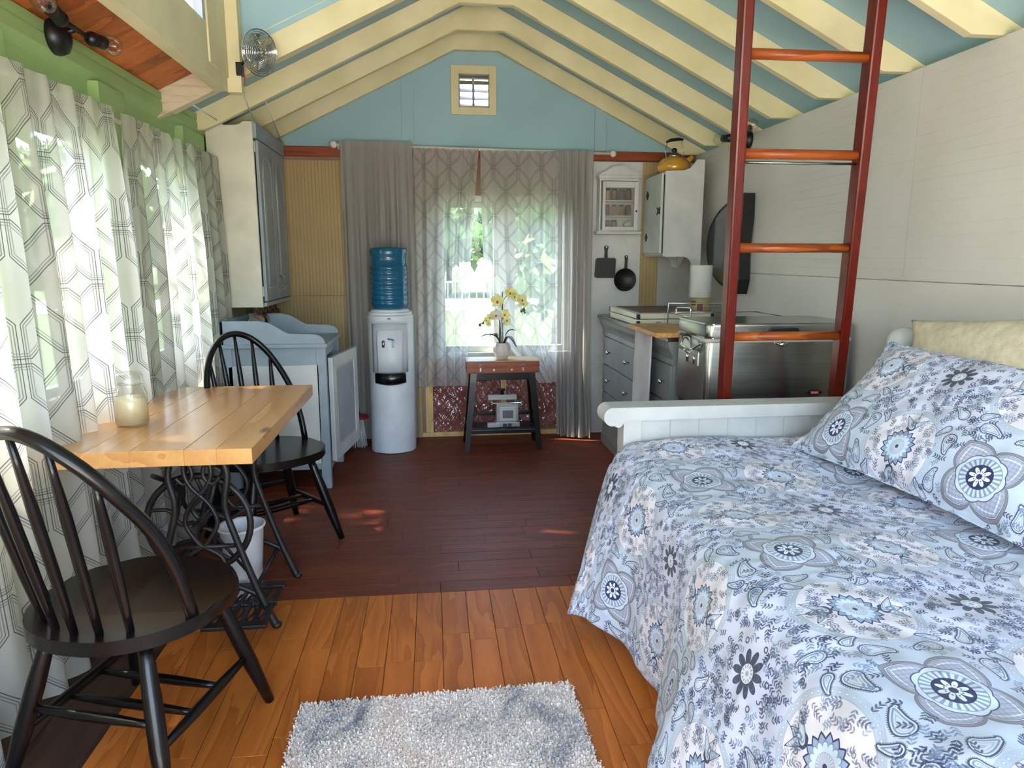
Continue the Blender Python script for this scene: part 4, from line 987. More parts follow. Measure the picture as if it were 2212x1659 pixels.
# paper towel roll on canister
cn = thing('canister', 'tan labelled canister with brown marks under the paper towel roll', 'canister', (1.79, 4.55, .95))
bm = B(); lathe(bm, [(.002, .949), (.072, .949), (.075, .955), (.075, 1.085), (.072, 1.09), (.002, 1.09)], (1.79, 4.55, 0), 28); obj('body', bm, mat('tan_canister', (176, 158, 112), .4, col2=(150, 128, 84), scale=12), cn)
bm = B()
for a0, z0, z1, m in ((200, 1.04, 1.07, 0), (205, .975, 1.0, 0), (235, .97, 1.06, 1)):
    g = sheet(bm, lambda u, v, a0=a0, z0=z0, z1=z1: (1.79+.0758*math.cos(R(a0+28*u)), 4.55+.0758*math.sin(R(a0+28*u)), z0+(z1-z0)*v), 4, 2)
obj('label', bm, mat('canister_label', (120, 58, 40), .5), cn)
bm = B(); lathe(bm, [(.018, 1.091), (.072, 1.091), (.074, 1.095), (.074, 1.30), (.071, 1.305), (.018, 1.305), (.018, 1.20)], (1.79, 4.55, 0), 30, cap=False); o = obj('paper_towel_roll', bm, mat('paper_white', (224, 220, 212), .9, bump=.2, bscale=150), None, (1.79, 4.55, 1.09)); tag(o, 'white paper towel roll standing on the tan canister', 'paper towel roll')

# ================================================================ THINGS ON THE KITCHEN WALL
kx0, kx1, ky0, ky1 = 1.59, 1.862, 4.76, 5.20
kc = thing('wall_cabinet', 'white wall cabinet with a curled top and dark hinges under the kettle', 'cabinet', (1.72, 5.0, 1.28))
sp = [(kx0, 1.365), (kx0+.02, 1.36)]+[(kx0+.15, 1.362)]+arc(kx0+.15, 1.302, .06, 90, 0, 6)+[(kx0+.215, 1.282), (kx1, 1.282), (kx1, 2.014), (kx1-.055, 2.014)]+[(kx1-.075, 1.985), (kx1-.10, 1.955), (kx1-.14, 1.94), (kx0, 1.937)]
for y in (ky0, ky1-.018): bm = B(); prism(bm, sp, 'y', y, y+.018, bev=.002); obj('side_panel', bm, WHITE, kc)
obj('shelf_top', bx(kx0, kx1, ky0+.018, ky1-.018, 1.915, 1.934, .002), WHITE, kc); obj('bottom_board', bx(kx0, kx1, ky0+.018, ky1-.018, 1.37, 1.388, .002), WHITE, kc)
obj('back_board', bx(kx1-.012, kx1, ky0+.018, ky1-.018, 1.388, 1.915), WHITE, kc)
bm = B(); prism(bm, [(ky0+.018, 1.37), (ky0+.018, 1.30), (ky0+.05, 1.29), (ky0+.09, 1.31), (ky0+.14, 1.36), (ky1-.14, 1.36), (ky1-.09, 1.31), (ky1-.05, 1.29), (ky1-.018, 1.30), (ky1-.018, 1.37)], 'x', kx1-.03, kx1-.012); obj('scalloped_rail', bm, WHITE, kc)
GW = mat('greenish_white_door', (196, 202, 192), .45)
d = obj('door', bx(kx0-.018, kx0-.001, ky0+.035, ky1-.012, 1.385, 1.925, .003), GW, kc, label='greenish white door')
for z in (1.50, 1.80):
    bm = B(); ball(bm, (kx0-.020, ky1-.10, z), .022, (.15, 1, 1), 8); prism(bm, [(ky1-.13, z), (ky1-.10, z+.03), (ky1-.07, z), (ky1-.10, z-.03)], 'x', kx0-.023, kx0-.018); obj('hinge', bm, IRON, d)
bm = B(); prism(bm, [(ky0+.04, 1.70), (ky0+.075, 1.685), (ky0+.10, 1.70), (ky0+.085, 1.675), (ky0+.10, 1.65), (ky0+.075, 1.663), (ky0+.04, 1.65)], 'x', kx0-.026, kx0-.018); obj('latch', bm, IRON, d)

KX, KY = 1.70, 4.93
kt = thing('kettle', 'mustard yellow kettle with black handle on top of the white wall cabinet', 'kettle', (KX, KY, 1.936))
YEL = mat('mustard_enamel', (206, 150, 52), .16, coat=.8)
bm = B(); lathe(bm, [(.002, 1.937), (.095, 1.937), (.115, 1.955), (.119, 1.985), (.108, 2.015), (.08, 2.04), (.04, 2.052), (.038, 2.056)], (KX, KY, 0), 32, cap=False); obj('body', bm, YEL, kt)
bm = B(); lathe(bm, [(.040, 2.052), (.036, 2.062), (.02, 2.07), (.012, 2.072)], (KX, KY, 0), 24); obj('lid', bm, CHROME, kt)
bm = B(); lathe(bm, [(.008, 2.07), (.008, 2.08), (.018, 2.088), (.020, 2.10), (.012, 2.11), (.002, 2.112)], (KX, KY, 0), 16, cap=False); obj('lid_knob', bm, BLACK, kt)
bm = B(); tube(bm, [(KX+.07, KY-.02, 1.995), (KX+.10, KY-.03, 2.03), (KX+.125, KY-.035, 2.05)], [.028, .02, .015], 12); obj('spout', bm, YEL, kt)
bm = B()
for s in (-1, 1): tube(bm, smooth_path([(KX+s*.055, KY, 2.035), (KX+s*.062, KY, 2.09), (KX+s*.052, KY, 2.155)], 5), .0035, 7)
obj('handle_wires', bm, CHROME, kt)
bm = B(); tube(bm, [(KX-.06, KY, 2.150), (KX-.03, KY, 2.163), (KX+.03, KY, 2.171), (KX+.06, KY, 2.168)], [.010, .014, .014, .010], 10, flat=.8); obj('handle', bm, BLACK, kt)

# spice cabinet
sc = thing('spice_cabinet', 'small white arched spice cabinet with glass door on the white board', 'cabinet', (1.36, 5.15, 1.53))
f0, f1 = 5.11, YB-.014
bm = B(); box(bm, 1.214, 1.226, f0, f1, 1.545, 1.925, .002); box(bm, 1.499, 1.511, f0, f1, 1.545, 1.925, .002); box(bm, 1.226, 1.499, f0+.002, f1, 1.545, 1.56); box(bm, 1.226, 1.499, f0+.002, f1, 1.905, 1.925); box(bm, 1.226, 1.499, f1-.008, f1, 1.56, 1.905)
obj('case', bm, WHITE, sc)
for z in (1.655, 1.765): obj('shelf', bx(1.226, 1.499, f0+.012, f1-.008, z-.005, z+.005), WHITE, sc)
obj('base_moulding', bx(1.196, 1.532, f0-.014, f1, 1.525, 1.546, .005), WHITE, sc)
obj('crown_moulding', bx(1.204, 1.523, f0-.010, f1, 1.922, 1.945, .004), WHITE, sc)
bm = B(); prism(bm, [(1.21, 1.944), (1.516, 1.944), (1.50, 1.962), (1.47, 1.97)]+arc(1.363, 1.955, .10, 20, 160, 10, .055)+[(1.255, 1.97), (1.225, 1.962)], 'y', f0, f0+.018, bev=.002); obj('arched_top', bm, WHITE, sc)
dd = []
bm = B(); box(bm, 1.236, 1.258, f0-.012, f0, 1.55, 1.90, .003); box(bm, 1.472, 1.50, f0-.012, f0, 1.55, 1.90, .003); box(bm, 1.258, 1.472, f0-.012, f0, 1.55, 1.578, .003); box(bm, 1.258, 1.472, f0-.012, f0, 1.855, 1.90, .003)
dd = obj('door', bm, WHITE, sc); obj('pane', bx(1.258, 1.472, f0-.006, f0-.004, 1.578, 1.855), JAR, dd)
bm = B(); ball(bm, (1.487, f0-.018, 1.69), .007); obj('knob', bm, IRON, dd)
SP = {'mustard': (178, 130, 54), 'brown': (98, 60, 48), 'maroon': (84, 50, 52), 'dark brown': (74, 50, 46), 'orange': (180, 104, 44), 'tan': (150, 110, 78), 'dark grey': (66, 64, 66), 'grey': (84, 82, 84)}
CAP = mat('spice_cap', (60, 50, 48), .4)
spm = {k: mat('spice_'+k.replace(' ', '_'), v, .6, col2=tuple(int(c*.8) for c in v), scale=60) for k, v in SP.items()}
def spice(x, z, c, lab, r=.021, h=.075):
    t = thing('spice_jar', lab, 'jar', (x, 5.155, z), group='spice jars in the white wall cabinet')
    bm = B(); lathe(bm, [(.001, z), (r, z), (r, z+h*.8), (r*.8, z+h*.88)], (x, 5.155, 0), 16); obj('jar', bm, spm[c], t)
    bm = B(); lathe(bm, [(r*.86, z+h*.86), (r*.86, z+h)], (x, 5.155, 0), 16); obj('cap', bm, CAP, t)
for i, c in enumerate(('mustard', 'brown', 'maroon', 'dark brown')): spice(1.282+i*.053, 1.7705, c, '%s spice jar on the top shelf of the spice cabinet' % c, .0235, .08)
for i, c in enumerate(('brown', 'orange', 'tan', 'dark brown')): spice(1.282+i*.053, 1.6605, c, '%s spice jar on the middle shelf of the spice cabinet' % c, .0215, .076)
for i, c in enumerate(('dark grey', 'grey')): spice(1.285+i*.05, 1.5605, c, '%s squat jar on the bottom shelf of the spice cabinet' % c, .0235, .066)
bm = B(); lathe(bm, [(.001, 0), (.022, 0), (.026, .05), (.024, .05), (.020, .004), (.001, .004)], (0, 0, 0), 18, 0, Matrix.Translation((1.42, 5.155, 1.585))@Matrix.Rotation(R(62), 4, 'Y'), cap=False)
o = obj('small_cup', bm, WHITE, None, (1.42, 5.155, 1.5605)); tag(o, 'small white cup lying on the bottom spice shelf', 'cup')
# cast iron pans
sk = thing('square_griddle', 'square cast iron griddle hanging on the white board', 'griddle', (1.285, 5.19, 1.21))
bm = B(); q = [(1.212+.012, 1.205), (1.352, 1.205), (1.362, 1.215), (1.368, 1.342), (1.356, 1.352), (1.226, 1.352), (1.214, 1.342), (1.208, 1.215)]
prism(bm, q, 'y', YB-.045, YB-.017, bev=.004); obj('pan', bm, IRON, sk)
bm = B(); prism(bm, [(1.278, 1.350), (1.304, 1.350), (1.299, 1.40)]+[(x, z) for x, z in arc(1.292, 1.43, .016, -20, 200, 8)]+[(1.283, 1.40)], 'y', YB-.042, YB-.030, bev=.002); obj('handle', bm, IRON, sk)
bm = B(); ball(bm, (1.292, YB-.044, 1.434), .006, (1, .5, 1.6)); obj('hook', bm, WHITE, sk)
sk = thing('round_skillet', 'round cast iron skillet hanging beside the square griddle', 'skillet', (1.443, 5.19, 1.11))
bm = B(); lathe(bm, [(.001, 0), (.078, 0), (.086, .028), (.083, .028), (.075, .004), (.001, .004)], (0, 0, 0), 36, 0, Matrix.Translation((1.440, YB-.017, 1.19))@Matrix.Rotation(R(90), 4, 'X'), cap=False); obj('pan', bm, IRON, sk)
bm = B(); prism(bm, [(1.434, 1.27), (1.456, 1.27), (1.454, 1.33)]+arc(1.447, 1.362, .013, -20, 200, 8)+[(1.440, 1.33)], 'y', YB-.042, YB-.030, bev=.002); obj('handle', bm, IRON, sk)
bm = B(); ball(bm, (1.447, YB-.044, 1.364), .005, (1, .5, 1.6)); obj('hook', bm, WHITE, sk)
# black half-round panel on the bed-side wall
hm = thing('folding_wall_shelf', 'black half round glossy panel on a dark bracket fixed to the white wall', 'panel', (1.93, 4.5, 1.14))
bm = B(); prism(bm, [(4.20, 1.15)]+arc(4.30, 1.435, .50, -88, 88, 24, .29)+[(4.20, 1.725)], 'x', 1.915, 1.94, bev=.006)
obj('frame', bm, BLACK, hm)
bm = B(); M0 = [(y+.0, z) for y, z in arc(4.30, 1.435, .47, -85, 85, 24, .265)]; prism(bm, [(4.24, 1.19)]+M0+[(4.24, 1.68)], 'x', 1.909, 1.918, bev=.002); obj('glossy_face', bm, mat('dark_glossy_panel', (70, 76, 76), .15, coat=.5), hm)
bm = B(); prism(bm, [(1.12, 0)]*0+[(4.155, 1.74), (4.25, 1.72), (4.25, 1.15), (4.19, 1.13), (4.16, 1.22), (4.175, 1.40), (4.15, 1.6)], 'x', 1.875, 1.95, bev=.004); obj('bracket', bm, BLACK, hm)
# two-bulb spotlight bars
def fixture(label, x, y, z, s):
    t = thing('wall_light', label, 'lamp', (x, y, z), group='black two-bulb wall lights')
    MM = Matrix.Translation((x, y, z-.015))@Matrix.Rotation(R(90*s), 4, 'Y')
    bm = B(); lathe(bm, [(.06, 0), (.062, .012), (.055, .035), (.03, .05), (.002, .052)], (0, 0, 0), 28, 0, MM); 
    obj('canopy', bm, BLACK, t)
    bm = B(); rod(bm, (x+s*.04, y, z), (x+s*.075, y, z+.012), .010); rod(bm, (x+s*.075, y-.12, z+.015), (x+s*.075, y+.10, z+.012), .009); obj('bar', bm, BLACK, t)
    for k in (-1, 1):
        ya = y+k*.11; d = Vector((s*.10, k*.9, .10)).normalized(); p = Vector((x+s*.080, ya, z+.012))
        bm = B(); ball(bm, tuple(p), .026); tube(bm, [p, p+d*.07], [.022, .024], 14); so = obj('socket', bm, BLACK, t)
        bm = B(); Q = [p+d*(.07+v) for v in (0, .015, .04, .07, .095, .108)]; tube(bm, Q, [.014, .02, .034, .037, .026, .006], 18); obj('bulb', bm, glassmat('bulb_glass', (.95, .92, .86), .12), so)
        bm = B()
        for a in range(4):
            o_ = Vector((math.cos(a*1.57)*.010, 0, math.sin(a*1.57)*.010)); tube(bm, [p+d*.075+o_*.5, p+d*.12+o_], .0012, 5)
        obj('filament', bm, mat('copper_filament', (220, 150, 90), .2, 1.0), so)
fixture('black two-bulb light on the green header above the sheers', -1.300, 2.76, 2.125, 1)
fixture('black two-bulb light high on the white wall behind the ladder', XR, 4.30, 2.085, -1)
# clip fan on the post
fn = thing('clip_fan', 'small round chrome clip fan on the cream post', 'fan', (-.72, 3.2, 2.1))
nrm = Vector((.78, -.60, -.16)).normalized(); fc = Vector((-.785, 3.58, 2.295)); MM = Matrix.Translation(fc)@nrm.to_track_quat('Z', 'Y').to_matrix().to_4x4()
bm = B()
for i in range(11):
    r = .012+.0078*i; zz = .026*math.cos(math.pi/2*(i/11)**1.5)
    for s in (1, -1): tube(bm, [MM@Vector((r*math.cos(a), r*math.sin(a), s*zz)) for a in np.linspace(0, 2*math.pi, 28, endpoint=False)], .0013, 5, closed=True)
tube(bm, [MM@Vector((.100*math.cos(a), .100*math.sin(a), 0)) for a in np.linspace(0, 2*math.pi, 32, endpoint=False)], .0032, 6, closed=True)
for k in range(6):
    a = k*math.pi/3
    for s in (1, -1): tube(bm, [MM@Vector((r*math.cos(a), r*math.sin(a), s*.026*math.cos(math.pi/2*min(1, r/.100)**1.5))) for r in (.01, .04, .07, .100)], .0014, 5)
obj('guard', bm, CHROME, fn)
bm = B()
for k in range(4):
    a = k*math.pi/2+.4
    sheet(bm, lambda u, v, a=a: tuple(MM@Vector(((.02+.062*v)*math.cos(a+(u-.5)*.9), (.02+.062*v)*math.sin(a+(u-.5)*.9), .012*(u-.5)*2))), 4, 3)
o = obj('blades', bm, mat('grey_fan_blade', (140, 142, 140), .3, .4), fn); solidify(o, .0015)
bm = B(); lathe(bm, [(.030, -.085), (.033, -.08), (.033, -.03), (.026, -.022)], (0, 0, 0), 22, 0, MM); obj('motor', bm, SILVER, fn)
bm = B(); rod(bm, MM@Vector((0, 0, -.06)), (-.90, 3.66, 2.25), .007); box(bm, -.915, -.885, 3.645, 3.68, 2.21, 2.27, .003); obj('clip', bm, BLACK, fn)
bm = B(); tube(bm, smooth_path([(-.885, 3.65, 2.23), (-.875, 3.64, 2.20), (-.878, 3.642, 2.18), (-.882, 3.646, 2.16)], 5), .003, 6); obj('red_wire', bm, mat('red_wire', (150, 30, 40), .5), fn)
# cords from the rafters to the wall cabinet
for i, (a, b) in enumerate((((-.95, 3.83, 2.21), (-1.02, 4.42, 2.125)), ((-.93, 4.30, 2.235), (-1.01, 5.1, 2.13)), ((-1.17, 3.81, 2.10), (-1.20, 4.41, 2.12)))):
    bm = B(); A, C = Vector(a), Vector(b); rod(bm, A, C, .0035, seg=6)
    o = obj('cord', bm, WHITE, None, a); tag(o, ('white cord from rafter to the near corner of the cream cabinet', 'white cord from rafter to the far end of the cream cabinet top', 'short white cord at the window side of the cream cabinet top')[i], 'cord', 'cords above the cream wall cabinet')

# ================================================================ STEEL COOLER
co = thing('cooler', 'brushed stainless steel patio cooler on a dark stand behind the ladder', 'cooler', (1.57, 3.2, 0))
X0, X1, Y0, Y1 = 1.222, 1.925, 3.0, 3.39
def rrect(x0, x1, y0, y1, r, n=5):
    return arc(x1-r, y1-r, r, 0, 90, n)+arc(x0+r, y1-r, r, 90, 180, n)+arc(x0+r, y0+r, r, 180, 270, n)+arc(x1-r, y0+r, r, 270, 360, n)
bm = B(); prism(bm, rrect(X0, X1, Y0, Y1, .03), 'z', .66, .975, smooth=True, bev=.003); obj('body', bm, STEEL, co)
bm = B(); prism(bm, rrect(X0-.002, X1+.002, Y0-.002, Y1+.002, .032), 'z', .973, .990, smooth=True); obj('lid_gasket', bm, mat('pale_gasket', (196, 190, 180), .5), co, label='pale lid rim')
bm = B(); prism(bm, rrect(X0-.001, X1+.001, Y0-.001, Y1+.001, .032), 'z', .990, 1.060, smooth=True, bev=.014); obj('lid', bm, STEEL, co)
bm = B(); prism(bm, [(1.50, 1.010), (1.64, 1.010), (1.65, 1.022), (1.635, 1.040), (1.515, 1.040), (1.495, 1.022)], 'y', Y0-.03, Y0+.002, bev=.004); obj('lid_handle', bm, BLACK, co, label='black lid handle')
bm = B(); ball(bm, (1.575, Y0-.012, .966), .012); tube(bm, [(1.55, Y0-.01, .97), (1.575, Y0-.02, .960), (1.60, Y0-.01, .97)], .004, 6); obj('latch', bm, CHROME, co)
bm = B(); rod(bm, (X0-.015, 3.29, .985), (X0-.015, 3.17, .985), .008); obj('grip', bm, BLACK, co)
bm = B()
tube(bm, smooth_path([(X0-.004, 3.315, .985), (X0-.018, 3.27, .955), (X0-.03, 3.24, .940), (X0-.034, 3.18, .935), (X0-.03, 3.12, .925), (X0-.018, 3.09, .945), (X0-.004, 3.055, .965)], 5), .005, 8)
tube(bm, smooth_path([(X0-.03, 3.25, .94), (X0-.02, 3.23, .975), (X0-.02, 3.16, .978), (X0-.03, 3.11, .93)], 5), .004, 8)
rod(bm, (X0-.034, 3.25, .925), (X0-.034, 3.10, .915), .007)
obj('carry_handle', bm, CHROME, co)
for y in (3.225, 3.135): bm = B(); rod(bm, (X0-.006, y, .905), (X0-.006, y, .86), .006, .004); obj('handle_bolt', bm, CHROME, co)
obj('handle_plate', bx(X0-.004, X0+.002, 3.09, 3.27, .855, .92, .002), SILVER, co)
bm = B(); prism(bm, [(1.715, .735), (1.735, .722), (1.77, .722), (1.79, .735), (1.77, .748), (1.735, .748)], 'y', Y0-.004, Y0+.002); obj('badge_back', bm, BLACK, co)
bm = B(); box(bm, 1.732, 1.773, Y0-.0055, Y0-.003, .728, .743, .001, mi=0)
for k in range(6): box(bm, 1.737+k*.0055, 1.7405+k*.0055, Y0-.0062, Y0-.005, .7325, .7375+(k % 2)*.002, 0, mi=1)
obj('badge', bm, [mat('pink_red_badge', (214, 70, 96), .4), mat('badge_white', (236, 220, 222), .5)], co)
bm = B()
for x in (X0+.03, X1-.03):
    for y in (Y0+.03, Y1-.03): box(bm, x-.016, x+.016, y-.016, y+.016, 0, .67, .002)
box(bm, X0+.02, X1-.02, Y0+.015, Y1-.015, .615, .66, .002); box(bm, X0+.03, X1-.03, Y0+.03, Y1-.03, .12, .14, .002)
obj('stand', bm, BLACK, co)

# ================================================================ LADDER
ld = thing('ladder', 'tall red brown wooden ladder leaning in front of the white wall', 'ladder', (1.5, 2.9, 0))
def lerp(a, b, t): return Vector(a)+(Vector(b)-Vector(a))*t
LA0, LA1 = (1.286, 2.935, 0), (1.071, 2.437, 2.29); LB0, LB1 = (1.800, 2.935, 0), (1.546, 2.437, 2.29)
for a, b in ((LA0, LA1), (LB0, LB1)):
    a, b = Vector(a), Vector(b); d = (b-a).normalized(); L_ = (b-a).length
    Mr = Matrix.Translation(a)@d.to_track_quat('Z', 'X').to_matrix().to_4x4()
    xa = Vector((1, 0, 0)); xa = (xa-d*xa.dot(d)).normalized(); ya = d.cross(xa)
    Mr = Matrix(((xa.x, ya.x, d.x, a.x), (xa.y, ya.y, d.y, a.y), (xa.z, ya.z, d.z, a.z), (0, 0, 0, 1)))
    obj('rail', bx(-.020, .020, -.030, .030, 0, L_, .007, M=Mr), REDW, ld)
for z in (1.035, 1.390, 1.730, 2.055, .68, .32):
    t = z/2.29; p, q = lerp(LA0, LA1, t), lerp(LB0, LB1, t)
    bm = B(); rod(bm, p+Vector((.012, 0, 0)), q-Vector((.012, 0, 0)), .0185, seg=14); obj('rung', bm, RUNG, ld)
bm = B(); t = 1.700/2.29; p, q = lerp(LA0, LA1, t), lerp(LB0, LB1, t); rod(bm, p+Vector((.015, 0, 0)), q-Vector((.015, 0, .0)), .005, seg=8); obj('tie_rod', bm, SILVER, ld, label='thin metal tie rod under a rung')

# ================================================================ QUILT PRINT
def quilt_image(N_=1536):
    u, v = np.meshgrid((np.arange(N_)+.5)/N_, (np.arange(N_)+.5)/N_)
    img = np.empty((N_, N_, 3)); img[:] = (.80, .805, .885)
    NAVY = (.16, .19, .34); TAUPE = (.54, .52, .57); LILAC = (.69, .68, .75); PALE = (.90, .92, .96); PINK = (.92, .88, .90); SAGE = (.68, .73, .79); CHAR = (.24, .26, .34); SLATE = (.46, .52, .64)
    aa = 1.3/N_
    def put(m, c, a=1.0):
        m = np.clip(m, 0, 1)[..., None]*a; img[:] = img*(1-m)+np.array(c)*m
    def rel(cx, cy): return (u-cx+.5) % 1-.5, (v-cy+.5) % 1-.5
    def inside(d): return np.clip(.5-d/aa, 0, 1)
    def line(d, w): return np.clip(.5-(np.abs(d)-w)/aa, 0, 1)
    # soft background mottling
    for k in range(5):
        a = rnd.uniform(0, 6); img += .012*np.sin(2*np.pi*(rnd.randint(1, 3)*u+rnd.randint(-3, 3)*v)+a)[..., None]
    # big circles with dotted rims
    for cx, cy, ver in ((.5, 0, 1), (0, .5, 0)):
        x, y = rel(cx, cy); r = np.hypot(x, y); th = np.arctan2(y, x)
        put(inside(r-.215), PINK, .75); put(line(r-.225, .016), SAGE, .75); put(line(r-.212, .0015), LILAC, .9); put(line(r-.241, .0012), LILAC, .7)
        put(line(r-.227, .006)*(np.cos(th*56) > .25), LILAC, .95); put(line(r-.227, .0025)*(np.cos(th*56) > .7), PALE)
        # sunflower
        R1 = .082+.020*np.abs(((th*16/(2*np.pi)) % 1)*2-1)
        put(inside(r-R1), (.55, .62, .74), .9); put(line(r-R1, .0042), NAVY)
        R2 = .058+.018*np.abs(np.sin(th*8))**.7
        put(inside(r-R2), (.80, .85, .92)); put(line(r-R2, .0024), SLATE)
        put(line(r-.073, .001)*1.0, SLATE, .4)
        put(inside(r-.042)*(.5+.5*np.sign(np.cos(th*22))), LILAC, .9); put(inside(r-.022), (.78, .80, .88)); put(line(r-.042, .0012), LILAC); put(inside(r-.010), NAVY)
        # lotuses toward the dark flowers
        for s in (-1, 1):
            lx, ly = (x, y*s-.150) if ver else (y, x*s-.150)
            tot = np.zeros_like(x)
            for ang, a, b, ox in ((0, .028, .046, 0), (.85, .020, .056, .024), (-.85, .020, .056, -.024)):
                c_, s_ = math.cos(ang), math.sin(ang); X = (lx-ox)*c_-ly*s_; Y = (lx-ox)*s_+ly*c_
                taper = np.clip(1-(Y+b)/(2.6*b), .15, 1)
                d = (np.sqrt((X/(a*taper*1.3))**2+(Y/b)**2)-1)*a
                put(inside(d), (.84, .86, .90)); put(line(d, .0022), NAVY, .9); put(line(d+.006, .0012), SLATE, .8); put(line(d+.011, .0008), SLATE, .7)
            d = np.hypot(lx, ly*.7)-.010; put(line(d, .004), SLATE, .9); put(inside(d+.006), PALE)
            put(line(lx-.004*np.sin(ly*60), .0016)*((ly > .035) & (ly < .075)), NAVY, .8)
    # four point medallion
    x, y = rel(0, 0); r = np.hypot(x, y); th = np.arctan2(y, x)
    put(inside(r-.29), (.73, .78, .84), .6)
    tt = ((th/(np.pi/2)) % 1)*2-1
    for R0, c, w in ((.215, TAUPE, None), (.196, PALE, None), (.190, LILAC, None)):
        RR = R0*(.60+.40*np.clip(1-np.abs(tt), 0, 1)**.8)
        put(inside(r-RR), c); put(line(r-RR, .0014), CHAR, .65)
    RR = .175*(.55+.45*np.clip(1-np.abs(tt), 0, 1)); put(line(r-RR, .003), PALE, .9)
    put(line((np.sin(x*160)*np.sin(y*160)), .25)*inside(r-.19*(.6+.4*(1-np.abs(tt))))*(r > .11), SLATE, .45)
    R3 = .108+.010*np.abs(np.cos(th*4)); put(inside(r-R3), (.82, .85, .90)); put(line(r-R3, .0022), CHAR, .9)
    put(inside(r-.096)*(np.cos(th*24) > .1)*(r > .062), SLATE, .8); put(line(r-.096, .0014), SLATE)
    put(inside(r-.062), NAVY); 
    RF = .052*np.abs(np.cos(th*4))**.6; put(inside(r-RF)*(r > .014), PALE); put(inside(r-RF*.55)*(r > .024), NAVY, .9); put(inside(r-.012), NAVY)
    # dark daisy
    x, y = rel(.5, .5); r = np.hypot(x, y); th = np.arctan2(y, x)
    RD = .040+.050*np.abs(np.cos(th*5))**.7; put(inside(r-RD), CHAR); put(line(r-RD*.8, .0012), SLATE, .6); put(inside(r-.036), PALE); put(line(r-.027, .006)*(np.cos(th*12) > -.2), LILAC); put(inside(r-.010), LILAC)
    for k in range(12):
        a = k*math.pi/6+.26; xx, yy = rel(.5+.125*math.cos(a), .5+.125*math.sin(a)); rr = np.hypot(xx, yy); put(line(rr-.010, .003)*(1 if k % 2 else np.clip(.5+np.sin(np.arctan2(yy, xx)+a)*8, 0, 1)), CHAR, .85)
    # paisleys
    def paisley(cx, cy, ang, s, flip):
        x, y = rel(cx, cy); c_, s_ = math.cos(ang), math.sin(ang); X = (x*c_+y*s_)/s; Y = (-x*s_+y*c_)/s*flip
        sel = (np.abs(X) < 2.2) & (np.abs(Y) < 2.2); X = X[sel]; Y = Y[sel]; d = np.full(X.shape, 9.)
        for i in range(15):
            t = i/14; px = -.4+1.7*t; py = .9*t**2.2*(1.25-t*.75); rad = .55*(1-t)**.75+.03
            if t > .85: px -= (t-.85)*2.5; py += .1
            d = np.minimum(d, np.hypot(X-px, Y-py)-rad)
        d *= s
        full = np.zeros(x.shape)
        def P2(mv, c, a=1.0):
            full[:] = 0; full[sel] = np.clip(mv, 0, 1); put(full, c, a)
        P2(inside(d), (.82, .84, .89)); P2(line(d, .0024), CHAR, .95); P2(line(d+.009, .0022), SLATE, .85); P2(line(d+.017, .0012), LILAC, .9); P2(inside(d+.024), LILAC, .8)
        P2(line(d-.0045, .0016)*(np.sin((X*1.3+Y)*26) > 0), CHAR, .6)
    for k in range(8):
        a = (k+.5)*math.pi/4; q = .262
        paisley(q*math.cos(a), q*math.sin(a), a+math.pi*.55*(1 if k % 2 else -1)+(.2 if k % 2 else -.2), .054, 1 if k % 2 else -1)
    for k in range(4):
        a = k*math.pi/2+math.pi/4; q = .40
        paisley(q*math.cos(a)+.0, q*math.sin(a), a, .046, 1)
        a2 = a+.30; paisley(.345*math.cos(a2), .345*math.sin(a2), a2+1.2, .036, 1); a2 = a-.30; paisley(.345*math.cos(a2), .345*math.sin(a2), a2-1.2, .036, -1)
    # sprigs: tiny paired leaves
    q = random.Random(11)
    busy = np.abs(img-np.array((.80, .805, .885))).sum(-1)
    for _ in range(900):
        cx, cy = q.random(), q.random(); i0, j0 = int(cy*N_), int(cx*N_)
        w = int(.03*N_); ii = (np.arange(i0-w, i0+w) % N_); jj = (np.arange(j0-w, j0+w) % N_)
        dA = math.hypot((cx+.5) % 1-.5, (cy+.5) % 1-.5); dB = min(math.hypot((cx) % 1-.5, (cy+.5) % 1-.5), math.hypot((cx+.5) % 1-.5, (cy) % 1-.5)); dD = math.hypot(cx-.5, cy-.5)
        if dA < .20 or dB < .118 or dD < .105 or .205 < dB < .245: continue
        light = dB < .205
        sub = busy[np.ix_(ii[w-9:w+9], jj[w-9:w+9])]
        if not light and sub.mean() > .27: continue
        if light and sub.mean() > .62: continue
        A, Bm = np.meshgrid((np.arange(2*w)-w)/N_, (np.arange(2*w)-w)/N_); an = q.uniform(0, 6.28); c_, s_ = math.cos(an), math.sin(an)
        X = A*c_+Bm*s_; Y = -A*s_+Bm*c_; m = np.zeros(X.shape)
        for k in range(3):
            for sg in (-1, 1):
                X_, Y_ = X/1.35, Y/1.35; xx = X_-(-.012+.010*k); yy = Y_-sg*.0045; c2, s2 = math.cos(.8*sg), math.sin(.8*sg)
                m = np.maximum(m, inside((np.sqrt(((xx*c2+yy*s2)/.0062)**2+((-xx*s2+yy*c2)/.0022)**2)-1)*.003))
        m = np.maximum(m, line(Y, .0007)*(np.abs(X) < .015)); m *= .55 if light else .8
        bl = img[np.ix_(ii, jj)]; col = np.array(q.choice((NAVY, SLATE, CHAR, SLATE))); img[np.ix_(ii, jj)] = bl*(1-m[..., None])+col*m[..., None]
    a = np.ones((N_, N_, 4)); a[..., :3] = np.clip(img, 0, 1)
    im = bpy.data.images.new('paisley_print', N_, N_); im.pixels.foreach_set(a.astype(np.float32).ravel()); im.pack(); return im
QIMG = quilt_image()
QM, nt, N, L, P = newmat('paisley_quilt'); P.inputs['Roughness'].default_value = .85
